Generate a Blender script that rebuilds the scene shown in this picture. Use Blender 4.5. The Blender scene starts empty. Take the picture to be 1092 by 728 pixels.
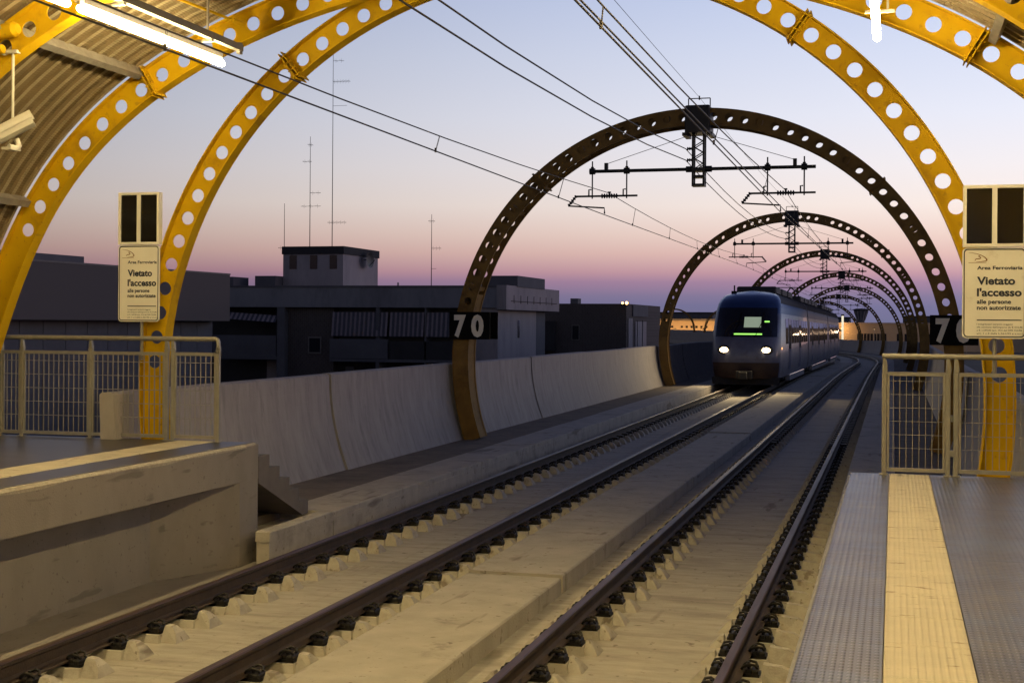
import bpy, math, random
from math import sin, cos, pi, radians, sqrt, atan2
from mathutils import Vector, Matrix
random.seed(7)
S = bpy.context.scene
COL = S.collection

# ------------------------------------------------------------------ camera
cam_d = bpy.data.cameras.new("camera"); cam = bpy.data.objects.new("camera", cam_d); COL.objects.link(cam)
cam_d.sensor_width = 36.0; cam_d.lens = 49.02; cam_d.shift_y = -0.0185
cam_d.clip_start = 0.1; cam_d.clip_end = 9000
CAMH = 2.463
cam.matrix_world = Matrix.Translation((0, 0, CAMH)) @ Matrix.Rotation(radians(15.31), 4, 'Z') @ Matrix.Rotation(radians(90), 4, 'X') @ Matrix.Rotation(0.0065, 4, 'Z')
S.camera = cam

# ------------------------------------------------------------------ world: dusk sky
def srgb(*c):
    return tuple(((x/255)/12.92 if x/255 <= .04045 else ((x/255+.055)/1.055)**2.4) for x in c)
SUN_EL, SUN_AZ = radians(2.0), radians(85)           # afterglow low on the right
W = bpy.data.worlds.new("World"); S.world = W; W.use_nodes = True
nt = W.node_tree; nt.nodes.clear()
def N(t, **k):
    n = nt.nodes.new(t)
    for a, b in k.items(): setattr(n, a, b)
    return n
wo = N('ShaderNodeOutputWorld'); add = N('ShaderNodeAddShader')
sky = N('ShaderNodeTexSky', sky_type='NISHITA', sun_disc=False, sun_elevation=radians(-2.5), sun_rotation=SUN_AZ)
b1 = N('ShaderNodeBackground'); b1.inputs['Strength'].default_value = 0.1
nt.links.new(sky.outputs[0], b1.inputs[0])
tc = N('ShaderNodeTexCoord'); sep = N('ShaderNodeSeparateXYZ'); nt.links.new(tc.outputs['Generated'], sep.inputs[0])
mx = N('ShaderNodeMath', operation='MAXIMUM'); mx.inputs[1].default_value = 0.0; nt.links.new(sep.outputs[2], mx.inputs[0])
pw = N('ShaderNodeMath', operation='POWER'); pw.inputs[1].default_value = 0.5; nt.links.new(mx.outputs[0], pw.inputs[0])
ramp = N('ShaderNodeValToRGB'); nt.links.new(pw.outputs[0], ramp.inputs[0])
STOPS = [(0.0, (106, 107, 136)), (.113, (115, 112, 147)), (.14, (129, 118, 150)), (.172, (160, 129, 156)), (.19, (190, 148, 160)), (.223, (218, 182, 176)),
         (.251, (229, 203, 194)), (.288, (237, 223, 217)), (.33, (232, 226, 229)), (.38, (221, 223, 236)), (.433, (206, 213, 234)), (.475, (191, 202, 231)),
         (.56, (132, 150, 200)), (.68, (66, 82, 134)), (.82, (36, 46, 90)), (1.0, (25, 32, 68))]
cr = ramp.color_ramp
while len(cr.elements) > 1: cr.elements.remove(cr.elements[-1])
for i, (p, c) in enumerate(STOPS):
    e = cr.elements[0] if i == 0 else cr.elements.new(p)
    e.position = p; e.color = (*srgb(*c), 1)
b2 = N('ShaderNodeBackground'); b2.inputs['Strength'].default_value = 1.0
dt = N('ShaderNodeVectorMath', operation='DOT_PRODUCT'); dt.inputs[1].default_value = (sin(radians(40)), cos(radians(40)), 0)
nt.links.new(tc.outputs['Generated'], dt.inputs[0])
az = N('ShaderNodeMapRange', interpolation_type='SMOOTHSTEP'); az.inputs[1].default_value = -.15; az.inputs[2].default_value = 1; az.inputs[3].default_value = .35; az.inputs[4].default_value = 1.2
nt.links.new(dt.outputs['Value'], az.inputs[0]); nt.links.new(az.outputs[0], b2.inputs['Strength'])
nt.links.new(ramp.outputs[0], b2.inputs[0])
nt.links.new(b1.outputs[0], add.inputs[0]); nt.links.new(b2.outputs[0], add.inputs[1]); nt.links.new(add.outputs[0], wo.inputs[0])

# ------------------------------------------------------------------ sun (afterglow)
sd = bpy.data.lights.new("sun", 'SUN'); sun = bpy.data.objects.new("sun", sd); COL.objects.link(sun)
sd.energy = 0.16; sd.angle = radians(14); sd.color = (1.0, .56, .46)
sdir = Vector((sin(SUN_AZ)*cos(SUN_EL), cos(SUN_AZ)*cos(SUN_EL), sin(SUN_EL)))
sun.rotation_euler = sdir.to_track_quat('Z', 'Y').to_euler()

S.view_settings.view_transform = 'Standard'; S.view_settings.look = 'None'
S.view_settings.exposure = 0.0; S.view_settings.gamma = 1.0
S.cycles.use_denoising = True
S.cycles.max_bounces = 8
S.cycles.sample_clamp_indirect = 6.0

# ------------------------------------------------------------------ materials
def material(name, c1, c2=None, rough=.7, metal=0.0, scale=4.0, detail=6.0, bump=0.0, bscale=40.0, stretch=None,
             stain=None, stain_scale=.8, stain_lo=.52, stain_hi=.75, spec=.5, coat=0.0, rough_var=0.0, speck=None):
    m = bpy.data.materials.new(name); m.use_nodes = True
    t = m.node_tree; b = t.nodes['Principled BSDF']
    def nn(ty, **k):
        n = t.nodes.new(ty)
        for a, v in k.items(): setattr(n, a, v)
        return n
    tc = nn('ShaderNodeTexCoord'); oi = nn('ShaderNodeObjectInfo')
    mul = nn('ShaderNodeMath', operation='MULTIPLY'); mul.inputs[1].default_value = 57.0
    t.links.new(oi.outputs['Random'], mul.inputs[0])
    va = nn('ShaderNodeVectorMath', operation='ADD'); t.links.new(tc.outputs['Object'], va.inputs[0]); t.links.new(mul.outputs[0], va.inputs[1])
    vec = va.outputs[0]
    if stretch:
        mp = nn('ShaderNodeMapping'); mp.inputs['Scale'].default_value = stretch
        t.links.new(vec, mp.inputs['Vector']); svec = mp.outputs[0]
    else: svec = vec
    no = nn('ShaderNodeTexNoise'); no.inputs['Scale'].default_value = scale; no.inputs['Detail'].default_value = detail
    no.inputs['Roughness'].default_value = .62
    t.links.new(svec, no.inputs['Vector'])
    mixr = nn('ShaderNodeMapRange'); mixr.inputs[1].default_value = .32; mixr.inputs[2].default_value = .68
    t.links.new(no.outputs['Fac'], mixr.inputs[0])
    mix = nn('ShaderNodeMix', data_type='RGBA'); mix.inputs[6].default_value = (*c1, 1); mix.inputs[7].default_value = (*(c2 or c1), 1)
    t.links.new(mixr.outputs[0], mix.inputs[0]); out = mix.outputs[2]
    if stain:
        n2 = nn('ShaderNodeTexNoise'); n2.inputs['Scale'].default_value = stain_scale; n2.inputs['Detail'].default_value = 8; n2.inputs['Roughness'].default_value = .7
        t.links.new(svec, n2.inputs['Vector'])
        r2 = nn('ShaderNodeMapRange'); r2.inputs[1].default_value = stain_lo; r2.inputs[2].default_value = stain_hi; t.links.new(n2.outputs['Fac'], r2.inputs[0])
        m2 = nn('ShaderNodeMix', data_type='RGBA'); m2.inputs[7].default_value = (*stain, 1)
        t.links.new(r2.outputs[0], m2.inputs[0]); t.links.new(out, m2.inputs[6]); out = m2.outputs[2]
    if speck:      # small dark pits and spatters, plus long thin scuffs
        for sc_, lo_, hi_, st_ in ((speck[3], .655, .71, (1, 1, 1)), (speck[3]*.28, .645, .69, (1.0, .16, 1.0))):
            mp_ = nn('ShaderNodeMapping'); mp_.inputs['Scale'].default_value = st_; t.links.new(vec, mp_.inputs['Vector'])
            n4 = nn('ShaderNodeTexNoise'); n4.inputs['Scale'].default_value = sc_; n4.inputs['Detail'].default_value = 3; t.links.new(mp_.outputs[0], n4.inputs['Vector'])
            r4 = nn('ShaderNodeMapRange'); r4.inputs[1].default_value = lo_; r4.inputs[2].default_value = hi_; r4.inputs[4].default_value = .75; t.links.new(n4.outputs['Fac'], r4.inputs[0])
            m4 = nn('ShaderNodeMix', data_type='RGBA'); m4.inputs[7].default_value = (*speck[:3], 1)
            t.links.new(r4.outputs[0], m4.inputs[0]); t.links.new(out, m4.inputs[6]); out = m4.outputs[2]
    t.links.new(out, b.inputs['Base Color'])
    b.inputs['Roughness'].default_value = rough; b.inputs['Metallic'].default_value = metal
    b.inputs['Specular IOR Level'].default_value = spec
    if coat: b.inputs['Coat Weight'].default_value = coat
    if rough_var:
        rr = nn('ShaderNodeMapRange'); rr.inputs[3].default_value = rough-rough_var; rr.inputs[4].default_value = rough+rough_var
        t.links.new(no.outputs['Fac'], rr.inputs[0]); t.links.new(rr.outputs[0], b.inputs['Roughness'])
    if bump:
        n3 = nn('ShaderNodeTexNoise'); n3.inputs['Scale'].default_value = bscale; n3.inputs['Detail'].default_value = 5
        t.links.new(vec, n3.inputs['Vector'])
        bp = nn('ShaderNodeBump'); bp.inputs['Strength'].default_value = bump; bp.inputs['Distance'].default_value = .02
        t.links.new(n3.outputs['Fac'], bp.inputs['Height']); t.links.new(bp.outputs[0], b.inputs['Normal'])
    return m
def emit(name, c, strength):
    m = bpy.data.materials.new(name); m.use_nodes = True
    b = m.node_tree.nodes['Principled BSDF']
    b.inputs['Base Color'].default_value = (.8, .8, .8, 1)
    b.inputs['Emission Color'].default_value = (*c, 1); b.inputs['Emission Strength'].default_value = strength
    return m
CONC = material('slab_concrete', (.44, .41, .345), (.32, .3, .25), .85, scale=3, stretch=(.7, 2.6, 1), bump=.35, bscale=60, stain=(.2, .18, .145), stain_scale=1.1, stain_lo=.5, stain_hi=.78, speck=(0.15, 0.125, 0.095, 9.0))
CONCN = material('block_concrete', (.43, .405, .345), (.35, .33, .28), .85, scale=9, bump=.2, bscale=80, stain=(.26, .23, .19), stain_scale=7, speck=(0.16, 0.13, 0.1, 22.0))
CONCP = material('plinth_concrete', (.44, .41, .345), (.34, .32, .265), .85, scale=2.2, bump=.35, bscale=50, stain=(.17, .15, .12), stain_scale=2.6, stain_lo=.56, stain_hi=.76, stretch=(1, 1.1, .35), speck=(0.16, 0.135, 0.1, 11.0))
CONCW = material('parapet_concrete', (.37, .345, .325), (.285, .265, .252), .8, scale=2.4, bump=.2, bscale=50, stretch=(1, 2.2, .5), stain=(.19, .176, .17), stain_scale=2.6, stain_lo=.52, stain_hi=.8)
CONCE = material('edge_concrete', (.46, .425, .365), (.36, .335, .29), .85, scale=3, bump=.3, bscale=40, stain=(.2, .185, .155), stain_scale=2.2, speck=(0.17, 0.15, 0.125, 10.0))
CONCD = material('platform_concrete', (.275, .248, .217), (.235, .212, .186), .85, scale=2.2, bump=.2, bscale=60, stain=(.21, .19, .165), stain_scale=1.3, stretch=(1, 1, .5), speck=(0.15, 0.132, 0.113, 21.0))
WALKM = material('walkway_screed', (.2, .165, .13), (.13, .11, .09), .9, scale=2.5, bump=.4, bscale=40, stain=(.09, .075, .06), stain_scale=1.5)
CHIP = material('bare_lime_edge', (.42, .385, .3), (.3, .27, .215), .9, scale=20, bump=.5)
YEL = material('yellow_paint', (.61, .385, .006), (.52, .315, .005), .6, scale=2.2, bump=.04, bscale=30, stain=(.3, .17, .02), stain_scale=2.2, stain_lo=.56, stain_hi=.8, rough_var=.1, spec=.1, speck=(0.4, 0.24, 0.015, 17.0))
BRN = material('dusk_dimmed_yellow_paint', (.27, .165, .05), (.19, .115, .036), .7, scale=3, bump=.06, bscale=30, stain=(.1, .06, .025), stain_scale=2.5, spec=.12)  # the arches' yellow paint, dusk shade put into a browner base colour
DARKST = material('dark_steel', (.03, .03, .033), (.02, .02, .022), .5, metal=.4, scale=6)
WIREM = material('wire_metal', (.06, .05, .045), (.04, .035, .03), .5, metal=.6)
RAILS = material('rail_side_rust', (.05, .032, .022), (.03, .02, .015), .75, scale=8, bump=.15, bscale=60, stain=(.03, .022, .017), stain_scale=4)
RAILT = material('rail_running_surface', (.075, .045, .035), (.05, .031, .025), .5, metal=.25, spec=.35, scale=10, stretch=(1, .1, 1), rough_var=.1)
CLIPM = material('clip_steel', (.016, .014, .012), (.01, .009, .008), .55, metal=.3, scale=20)
GALV = material('galvanised_steel', (.42, .4, .36), (.33, .31, .28), .45, metal=.55, scale=8, stain=(.24, .22, .19), stain_scale=5, rough_var=.12)
FENM = material('fence_grey_paint', (.31, .3, .265), (.25, .24, .21), .45, metal=.3, scale=9, bump=.05)
SIGNW = material('sign_enamel', (.84, .82, .74), (.8, .78, .7), .35, scale=5, stain=(.6, .56, .46), stain_scale=3, stain_lo=.6)
NAVY = material('sign_navy_print', (.02, .03, .06), (.02, .025, .05), .5)
LOGOB = material('sign_ochre_print', (.25, .12, .04), (.2, .1, .03), .5)
BLACKP = material('black_plate', (.006, .006, .007), (.004, .004, .005), .7, spec=.1)
GLASSD = material('dark_pane', (.012, .011, .01), (.008, .008, .008), .12, spec=.5)
CREAM = material('cream_digit', (.85, .82, .72), (.8, .77, .67), .5, scale=9)
CAMW = material('camera_enamel', (.46, .44, .38), (.4, .385, .33), .4, scale=8)
FIXM = material('lamp_housing', (.5, .48, .44), (.4, .38, .35), .4, metal=.4, scale=6)
TUBE = emit('fluorescent_tube', (1.0, .765, .37), 102.0)
TRAYM = material('cable_tray_steel', (.2, .19, .17), (.15, .142, .13), .6, metal=.3, scale=8)
TACT0 = (.66, .47, .2)

def stud_material(name, c1, c2, dirt, rough, metal, px, py, strength, dirt_lo=.6, dirt_hi=.7, spec=.5):
    m = material(name, c1, c2, rough, metal, scale=1.6, stain=dirt, stain_scale=(2.2 if metal else 5.5), stain_lo=dirt_lo, stain_hi=dirt_hi, stretch=((1.0, 1.6, 1) if metal else (.8, 2.4, 1)), spec=spec)
    t = m.node_tree; b = t.nodes['Principled BSDF']
    tc = t.nodes.new('ShaderNodeTexCoord'); sp = t.nodes.new('ShaderNodeSeparateXYZ'); t.links.new(tc.outputs['Object'], sp.inputs[0])
    def wave(sock, period, ph=None):
        a = t.nodes.new('ShaderNodeMath'); a.operation = 'MULTIPLY'; a.inputs[1].default_value = 2*pi/period; t.links.new(sock, a.inputs[0])
        s = t.nodes.new('ShaderNodeMath'); s.operation = 'SINE'; t.links.new(a.outputs[0], s.inputs[0]); return s.outputs[0]
    wx = wave(sp.outputs[0], px); wy = wave(sp.outputs[1], py)
    ml = t.nodes.new('ShaderNodeMath'); ml.operation = 'MULTIPLY_ADD'; t.links.new(wy, ml.inputs[0]); ml.inputs[1].default_value = .45; t.links.new(wx, ml.inputs[2])
    mr = t.nodes.new('ShaderNodeMapRange'); mr.inputs[1].default_value = -.2; mr.inputs[2].default_value = .9; t.links.new(ml.outputs[0], mr.inputs[0])
    bp = t.nodes.new('ShaderNodeBump'); bp.inputs['Strength'].default_value = strength; bp.inputs['Distance'].default_value = .004
    t.links.new(mr.outputs[0], bp.inputs['Height']); t.links.new(bp.outputs[0], b.inputs['Normal'])
    return m
FLOORM = stud_material('ribbed_floor_plate', (.165, .145, .115), (.07, .06, .048), (.115, .13, .16), .33, .45, .034, .05, .7, .44, .66)
TACT = stud_material('tactile_strip', (.57, .51, .36), (.48, .43, .3), (.2, .14, .07), .6, 0, .03, .03, .7, .585, .66, .3)

# ------------------------------------------------------------------ mesh builder
class MB:
    def __init__(s): s.v = []; s.f = []; s.m = []; s.sm = []
    def add(s, vs, fs, mi=0, smooth=False):
        o = len(s.v); s.v += [tuple(v) for v in vs]
        for f in fs: s.f.append([i+o for i in f]); s.m.append(mi); s.sm.append(smooth)
        return s
    def box(s, x0, x1, y0, y1, z0, z1, mi=0):
        vs = [(x0, y0, z0), (x1, y0, z0), (x1, y1, z0), (x0, y1, z0), (x0, y0, z1), (x1, y0, z1), (x1, y1, z1), (x0, y1, z1)]
        return s.add(vs, [(0, 3, 2, 1), (4, 5, 6, 7), (0, 1, 5, 4), (1, 2, 6, 5), (2, 3, 7, 6), (3, 0, 4, 7)], mi)
    def bbox(s, x0, x1, y0, y1, z0, z1, c=.01, mi=0):      # box with chamfered top and vertical edges
        def ring(i, z): return [(x0+i, y0, z), (x1-i, y0, z), (x1, y0+i, z), (x1, y1-i, z), (x1-i, y1, z), (x0+i, y1, z), (x0, y1-i, z), (x0, y0+i, z)]
        def ring2(i, z): return [(x0+i+c, y0+i, z), (x1-i-c, y0+i, z), (x1-i, y0+i+c, z), (x1-i, y1-i-c, z), (x1-i-c, y1-i, z), (x0+i+c, y1-i, z), (x0+i, y1-i-c, z), (x0+i, y0+i+c, z)]
        vs = ring(c, z0)+ring(c, z1-c)+ring2(c, z1)
        fs = [tuple(range(7, -1, -1)), tuple(range(16, 24))]
        for k in (0, 8):
            for i in range(8):
                j = (i+1) % 8; fs.append((k+i, k+j, k+8+j, k+8+i))
        return s.add(vs, fs, mi)
    def prism(s, prof, y0, y1, mi=0, axis='y', cap=True):   # prof: [(a,b)] in x,z (axis y) extruded
        n = len(prof)
        if axis == 'y': vs = [(a, y0, b) for a, b in prof]+[(a, y1, b) for a, b in prof]
        elif axis == 'x': vs = [(y0, a, b) for a, b in prof]+[(y1, a, b) for a, b in prof]
        else: vs = [(a, b, y0) for a, b in prof]+[(a, b, y1) for a, b in prof]
        fs = [(i, (i+1) % n, n+(i+1) % n, n+i) for i in range(n)]
        if cap: fs += [tuple(range(n-1, -1, -1)), tuple(range(n, 2*n))]
        return s.add(vs, fs, mi)
    def tube(s, pts, r, n=8, cap=True, mi=0, smooth=True):
        pts = [Vector(p) for p in pts]; rings = []
        for i, p in enumerate(pts):
            d = (pts[min(i+1, len(pts)-1)]-pts[max(i-1, 0)]).normalized()
            u = d.cross(Vector((0, 0, 1)))
            if u.length < 1e-3: u = d.cross(Vector((0, 1, 0)))
            u.normalize(); w = u.cross(d)
            rr = r[i] if isinstance(r, (list, tuple)) else r
            rings.append([p+u*(rr*cos(2*pi*k/n))+w*(rr*sin(2*pi*k/n)) for k in range(n)])
        vs = [v for R in rings for v in R]; fs = []
        for i in range(len(pts)-1):
            for k in range(n):
                a, b = i*n+k, i*n+(k+1) % n; fs.append((a, b, b+n, a+n))
        s.add(vs, fs, mi, smooth)
        if cap:
            s.add(rings[0], [tuple(range(n))], mi); s.add(rings[-1], [tuple(range(n-1, -1, -1))], mi)
        return s
    def bar(s, a, b, w, h=None):      # rectangular bar between two points
        a, b = Vector(a), Vector(b); h = h or w; d = (b-a).normalized()
        u = d.cross(Vector((0, 0, 1)))
        if u.length < 1e-3: u = d.cross(Vector((0, 1, 0)))
        u.normalize(); q = u.cross(d); vs = []
        for p in (a, b):
            for su, sw in ((-1, -1), (1, -1), (1, 1), (-1, 1)): vs.append(p+u*(su*w/2)+q*(sw*h/2))
        return s.add(vs, [(0, 1, 2, 3), (7, 6, 5, 4), (0, 4, 5, 1), (1, 5, 6, 2), (2, 6, 7, 3), (3, 7, 4, 0)])
    def mesh(s, name, mats):
        me = bpy.data.meshes.new(name); me.from_pydata(s.v, [], s.f)
        for m in (mats if isinstance(mats, (list, tuple)) else [mats]): me.materials.append(m)
        me.polygons.foreach_set('material_index', s.m); me.polygons.foreach_set('use_smooth', s.sm)
        me.update(); return me
    def build(s, name, mats, parent=None, **k): return put(s.mesh(name, mats), name, parent, **k)
def put(me, name, parent=None, loc=None, rz=None, mat=None, **props):
    o = bpy.data.objects.new(name, me); COL.objects.link(o)
    if parent is not None: o.parent = parent
    if mat is not None: o.matrix_basis = mat
    if loc is not None: o.location = loc
    if rz is not None: o.rotation_euler.z = rz
    for a, b in props.items():
        if b is not None: o[a] = b
    return o
def empty(name, label, category, loc=(0, 0, 0), mat=None, group=None, rz=None):
    return put(None, name, None, loc=None if mat is not None else loc, mat=mat, rz=rz, label=label, category=category, group=group)
def copy_tree(o, parent=None):
    c = o.copy(); COL.objects.link(c)
    if parent is not None: c.parent = parent
    for ch in list(o.children): copy_tree(ch, c)
    return c

# ------------------------------------------------------------------ the line: straight, then a left-hand curve that dips slightly
XA = -3.664                      # axis between the two tracks
Y_CURVE, R_CURVE = 108.0, 520.0
def path(s):
    """axis point, heading (rad, left positive) and slope at distance s along the line"""
    if s < Y_CURVE: x, y, h = 0.0, s, 0.0
    else:
        h = (s-Y_CURVE)/R_CURVE; x = -R_CURVE*(1-cos(h)); y = Y_CURVE+R_CURVE*sin(h)
    if s < 60: z, g = 0.0, 0.0
    elif s < 80: g = -.0105*(s-60)/20; z = -.0105*(s-60)**2/40
    elif s < 170: g = -.0105; z = -.105-.0105*(s-80)
    elif s < 230: q = (s-170)/60; g = -.0105+.016*q; z = -1.05-.0105*60*q+.016*30*q*q
    elif s < 330: g = .0055; z = -1.2+.0055*(s-230)
    else: g = 0.0; z = -.65
    return Vector((XA+x, y, z)), h, g
def frame(s):
    p, h, g = path(s)
    return Matrix.Translation(p) @ Matrix.Rotation(h, 4, 'Z') @ Matrix.Rotation(math.atan(g), 4, 'X')
def stations(a, b, step=4.0):
    out = [a]; s = a
    while s < b-1e-6:
        d = 30.0 if (s < 54 or 84 < s < 100) and s+30 <= 58 else step
        s = min(s+d, b); out.append(s)
    return out
def sweep(mb, prof, ss, mi=0, closed=True, cap=True, smooth=False):
    """prof in (x from axis, z)"""
    n = len(prof); vs = []
    for s in ss:
        F = frame(s); vs += [F @ Vector((x, 0, z)) for x, z in prof]
    fs = []; rng = n if closed else n-1
    mis = []
    for i in range(len(ss)-1):
        for k in range(rng):
            a, b = i*n+k, i*n+(k+1) % n; fs.append((a, b, b+n, a+n)); mis.append(mi[k] if isinstance(mi, (list, tuple)) else mi)
    o = len(mb.v); mb.v += [tuple(v) for v in vs]
    for f, q in zip(fs, mis): mb.f.append([i+o for i in f]); mb.m.append(q); mb.sm.append(smooth)
    if cap and closed:
        m0 = mi[0] if isinstance(mi, (list, tuple)) else mi
        mb.f.append([o+i for i in range(n-1, -1, -1)]); mb.m.append(m0); mb.sm.append(False)
        mb.f.append([o+(len(ss)-1)*n+i for i in range(n)]); mb.m.append(m0); mb.sm.append(False)
    return mb
S_END = 420.0
def X(x): return x-XA            # world x (straight part) -> offset from axis

# ------------------------------------------------------------------ ground, viaduct deck
GZ = -6.0
gm = material('ground_earth', (.07, .07, .055), (.045, .05, .04), .95, scale=.05, stain=(.1, .09, .07), stain_scale=.02)
gb = MB(); gb.add([(-4000, -300, GZ), (4000, -300, GZ), (4000, 6000, GZ), (-4000, 6000, GZ)], [(0, 1, 2, 3)])
gb.build('ground', gm, kind='structure')
SS = stations(-9, S_END)
d = MB(); sweep(d, [(-5.35, -.30), (-5.35, -1.0), (-2.6, -1.7), (2.6, -1.7), (5.35, -1.0), (5.35, -.30)], SS)
d.build('viaduct_deck', CONCE, kind='structure')

# track slabs: jointed concrete panels
SLAB_Z = -.262
def slab_panel_mesh(n_blocks, name):
    b = MB(); L = 4.8
    b.bbox(-1.32, 1.32, .008, L-.008, -.30, SLAB_Z, .006)
    b.box(-.012, .012, .03, L-.03, SLAB_Z-.004, SLAB_Z+.002)
    return b
def block_mesh(field=False, small=False):
    """concrete rail seat with a raised shoulder on each side of the rail"""
    b = MB()
    def frustum(x0, x1, hy0, hy1, z0, z1, ix0, ix1):
        vs = [(x0, -hy0, z0), (x1, -hy0, z0), (x1, hy0, z0), (x0, hy0, z0), (x0+ix0, -hy1, z1), (x1-ix1, -hy1, z1), (x1-ix1, hy1, z1), (x0+ix0, hy1, z1)]
        b.add(vs, [(4, 5, 6, 7), (0, 1, 5, 4), (1, 2, 6, 5), (2, 3, 7, 6), (3, 0, 4, 7)])
    frustum(-.225, .225, .15, .115, SLAB_Z, -.2, .02, .02)
    for sg in (-1, 1):
        if field and sg == 1:
            vs = [(.2, -.1, SLAB_Z), (.66, -.1, SLAB_Z), (.66, .1, SLAB_Z), (.2, .1, SLAB_Z), (.215, -.045, -.105), (.36, -.035, -.12), (.36, .035, -.12), (.215, .045, -.105)]
            b.add(vs, [(4, 5, 6, 7), (0, 1, 5, 4), (1, 2, 6, 5), (2, 3, 7, 6), (3, 0, 4, 7)])
            continue
        lo = (field and sg == -1)
        zt = -.135 if not lo else -.175
        x0, x1 = .21, (.375 if not lo else .335)
        if small and not lo: x1, zt = .335, -.16
        vs = [(sg*x0, -.105, SLAB_Z), (sg*x1, -.12, SLAB_Z), (sg*x1, .12, SLAB_Z), (sg*x0, .105, SLAB_Z),
              (sg*(x0+.012), -.04, zt+.006), (sg*(x1-.085), -.034, zt), (sg*(x1-.085), .034, zt), (sg*(x0+.012), .04, zt+.006),
              (sg*(x1-.035), -.07, zt-.05), (sg*(x1-.035), .07, zt-.05)]
        fs = [(4, 5, 6, 7), (0, 1, 8, 5, 4), (1, 2, 9, 8), (5, 8, 9, 6), (2, 3, 7, 6, 9), (3, 0, 4, 7)]
        if sg < 0: fs = [tuple(reversed(f)) for f in fs]
        b.add(vs, fs)
    return b
SLABME = slab_panel_mesh(8, 'slab_panel').mesh('slab_panel', CONC)
BLK = block_mesh().mesh('sleeper_block', CONCN); BLKS = block_mesh(small=True).mesh('sleeper_block', CONCN); BLKF = block_mesh(True, True).mesh('sleeper_block', CONCN)
TRK = {'left': X(-5.4326), 'right': X(-1.9012)}
NEAR = 31.0
S0 = -4.6
RAILX = {}
for side, tx in TRK.items():
    bed = put(None, 'track_bed', None, kind='structure')
    far = MB()
    nb = int((S_END-S0)/4.8)
    for k in range(nb):
        s = S0+4.8*k; F = frame(s)
        # the chord of each panel
        F1 = frame(s+4.8); dv = (F1.translation-F.translation)
        Mx = F @ Matrix.Translation((tx, 0, 0))
        if s < 150:
            put(SLABME, 'slab_panel', bed, mat=Mx)
        for j in range(8):
            ss = s+.3+.6*j; Fb = frame(ss)
            for rx in (-.75, .75):
                field = (side == 'right' and rx > 0)
                me = BLKF if field else (BLKS if side == 'right' else BLK)
                if 3.5 < ss < NEAR:
                    put(me, 'sleeper_block', bed, mat=Fb @ Matrix.Translation((tx+rx, 0, 0)) @ Matrix.Rotation(random.uniform(-.01, .01), 4, 'Z'))
                elif NEAR <= ss < 110:
                    M2 = Fb @ Matrix.Translation((tx+rx, 0, 0))
                    far.add([M2 @ v.co for v in me.vertices], [tuple(p.vertices) for p in me.polygons])
    far.build('sleeper_block', CONCN, bed, kind='stuff')
    fs_ = MB(); sweep(fs_, [(tx-1.32, -.30), (tx+1.32, -.30), (tx+1.32, SLAB_Z), (tx-1.32, SLAB_Z)], stations(S0+4.8*math.ceil((150-S0)/4.8), S_END))
    fs_.build('slab_strip', CONC, bed)

# rails
def rail_profile(x):
    p = [(-.075, -.172), (.075, -.172), (.075, -.160), (.03, -.145), (.009, -.125), (.009, -.052), (.034, -.036), (.036, -.01), (.028, -.001), (-.028, -.001), (-.036, -.01), (-.034, -.036), (-.009, -.052), (-.009, -.125), (-.03, -.145), (-.075, -.160)]
    mi = [0]*len(p); mi[7] = 1; mi[8] = 1; mi[9] = 1
    return [(x+a, b) for a, b in p], mi
def clip_mesh():
    """one rail fastening for the +x side: plate, shoulder, two spring loops and a bolt"""
    b = MB()
    b.box(-.09, .19, -.07, .07, -.2, -.176)
    b.box(.085, .12, -.055, .055, -.177, -.15)
    b.bbox(.125, .18, -.075, .075, -.178, -.143, .01)
    for sy in (-1, 1):
        pts = [(.05, sy*.024, -.155), (.07, sy*.05, -.128), (.115, sy*.06, -.104), (.155, sy*.054, -.112), (.17, sy*.03, -.14)]
        b.tube(pts, .0115, 5)
    b.tube([(.05, -.024, -.155), (.045, 0, -.152), (.05, .024, -.155)], .0115, 5)
    b.tube([(.105, 0, -.15), (.105, 0, -.1)], .012, 6); b.tube([(.105, 0, -.135), (.105, 0, -.115)], .024, 6)
    return b
CB = clip_mesh(); CLIPME = CB.mesh('rail_clip', CLIPM)
CBL = MB().box(-.09, .19, -.085, .085, -.2, -.172).box(.04, .18, -.07, .07, -.175, -.12)
CLIPLO = CBL.mesh('clip_far', CLIPM)
RL = {('left', -1): 'steel rail beside the left platform wall, farthest left of four',
      ('left', 1): 'steel rail of the left track bordering the raised concrete strip',
      ('right', -1): 'steel rail of the right track just right of the raised concrete strip',
      ('right', 1): 'steel rail nearest the right platform edge, rightmost of four'}
RS = stations(-6, S_END, 3.0)
for (side, sg), lab in RL.items():
    x = TRK[side]+sg*.75
    pr, mi = rail_profile(x)
    mb = MB(); sweep(mb, pr, RS, mi)
    rail = mb.build('rail', [RAILS, RAILT], label=lab, category='rail', group='running rails')
    far = MB(); k = 0
    while True:
        s = S0+.3+.6*k; k += 1
        if s > 115: break
        if s < 3.5: continue
        F = frame(s)
        for sd_ in (1, -1):
            M2 = F @ Matrix.Translation((x, 0, 0)) @ Matrix.Rotation(0 if sd_ == 1 else pi, 4, 'Z')
            if s < NEAR: put(CLIPME, 'rail_clip', rail, mat=M2)
            else: far.add([M2 @ v.co for v in CLIPLO.vertices], [tuple(p.vertices) for p in CLIPLO.polygons])
    far.build('rail_clip', CLIPM, rail, kind='stuff')

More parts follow.
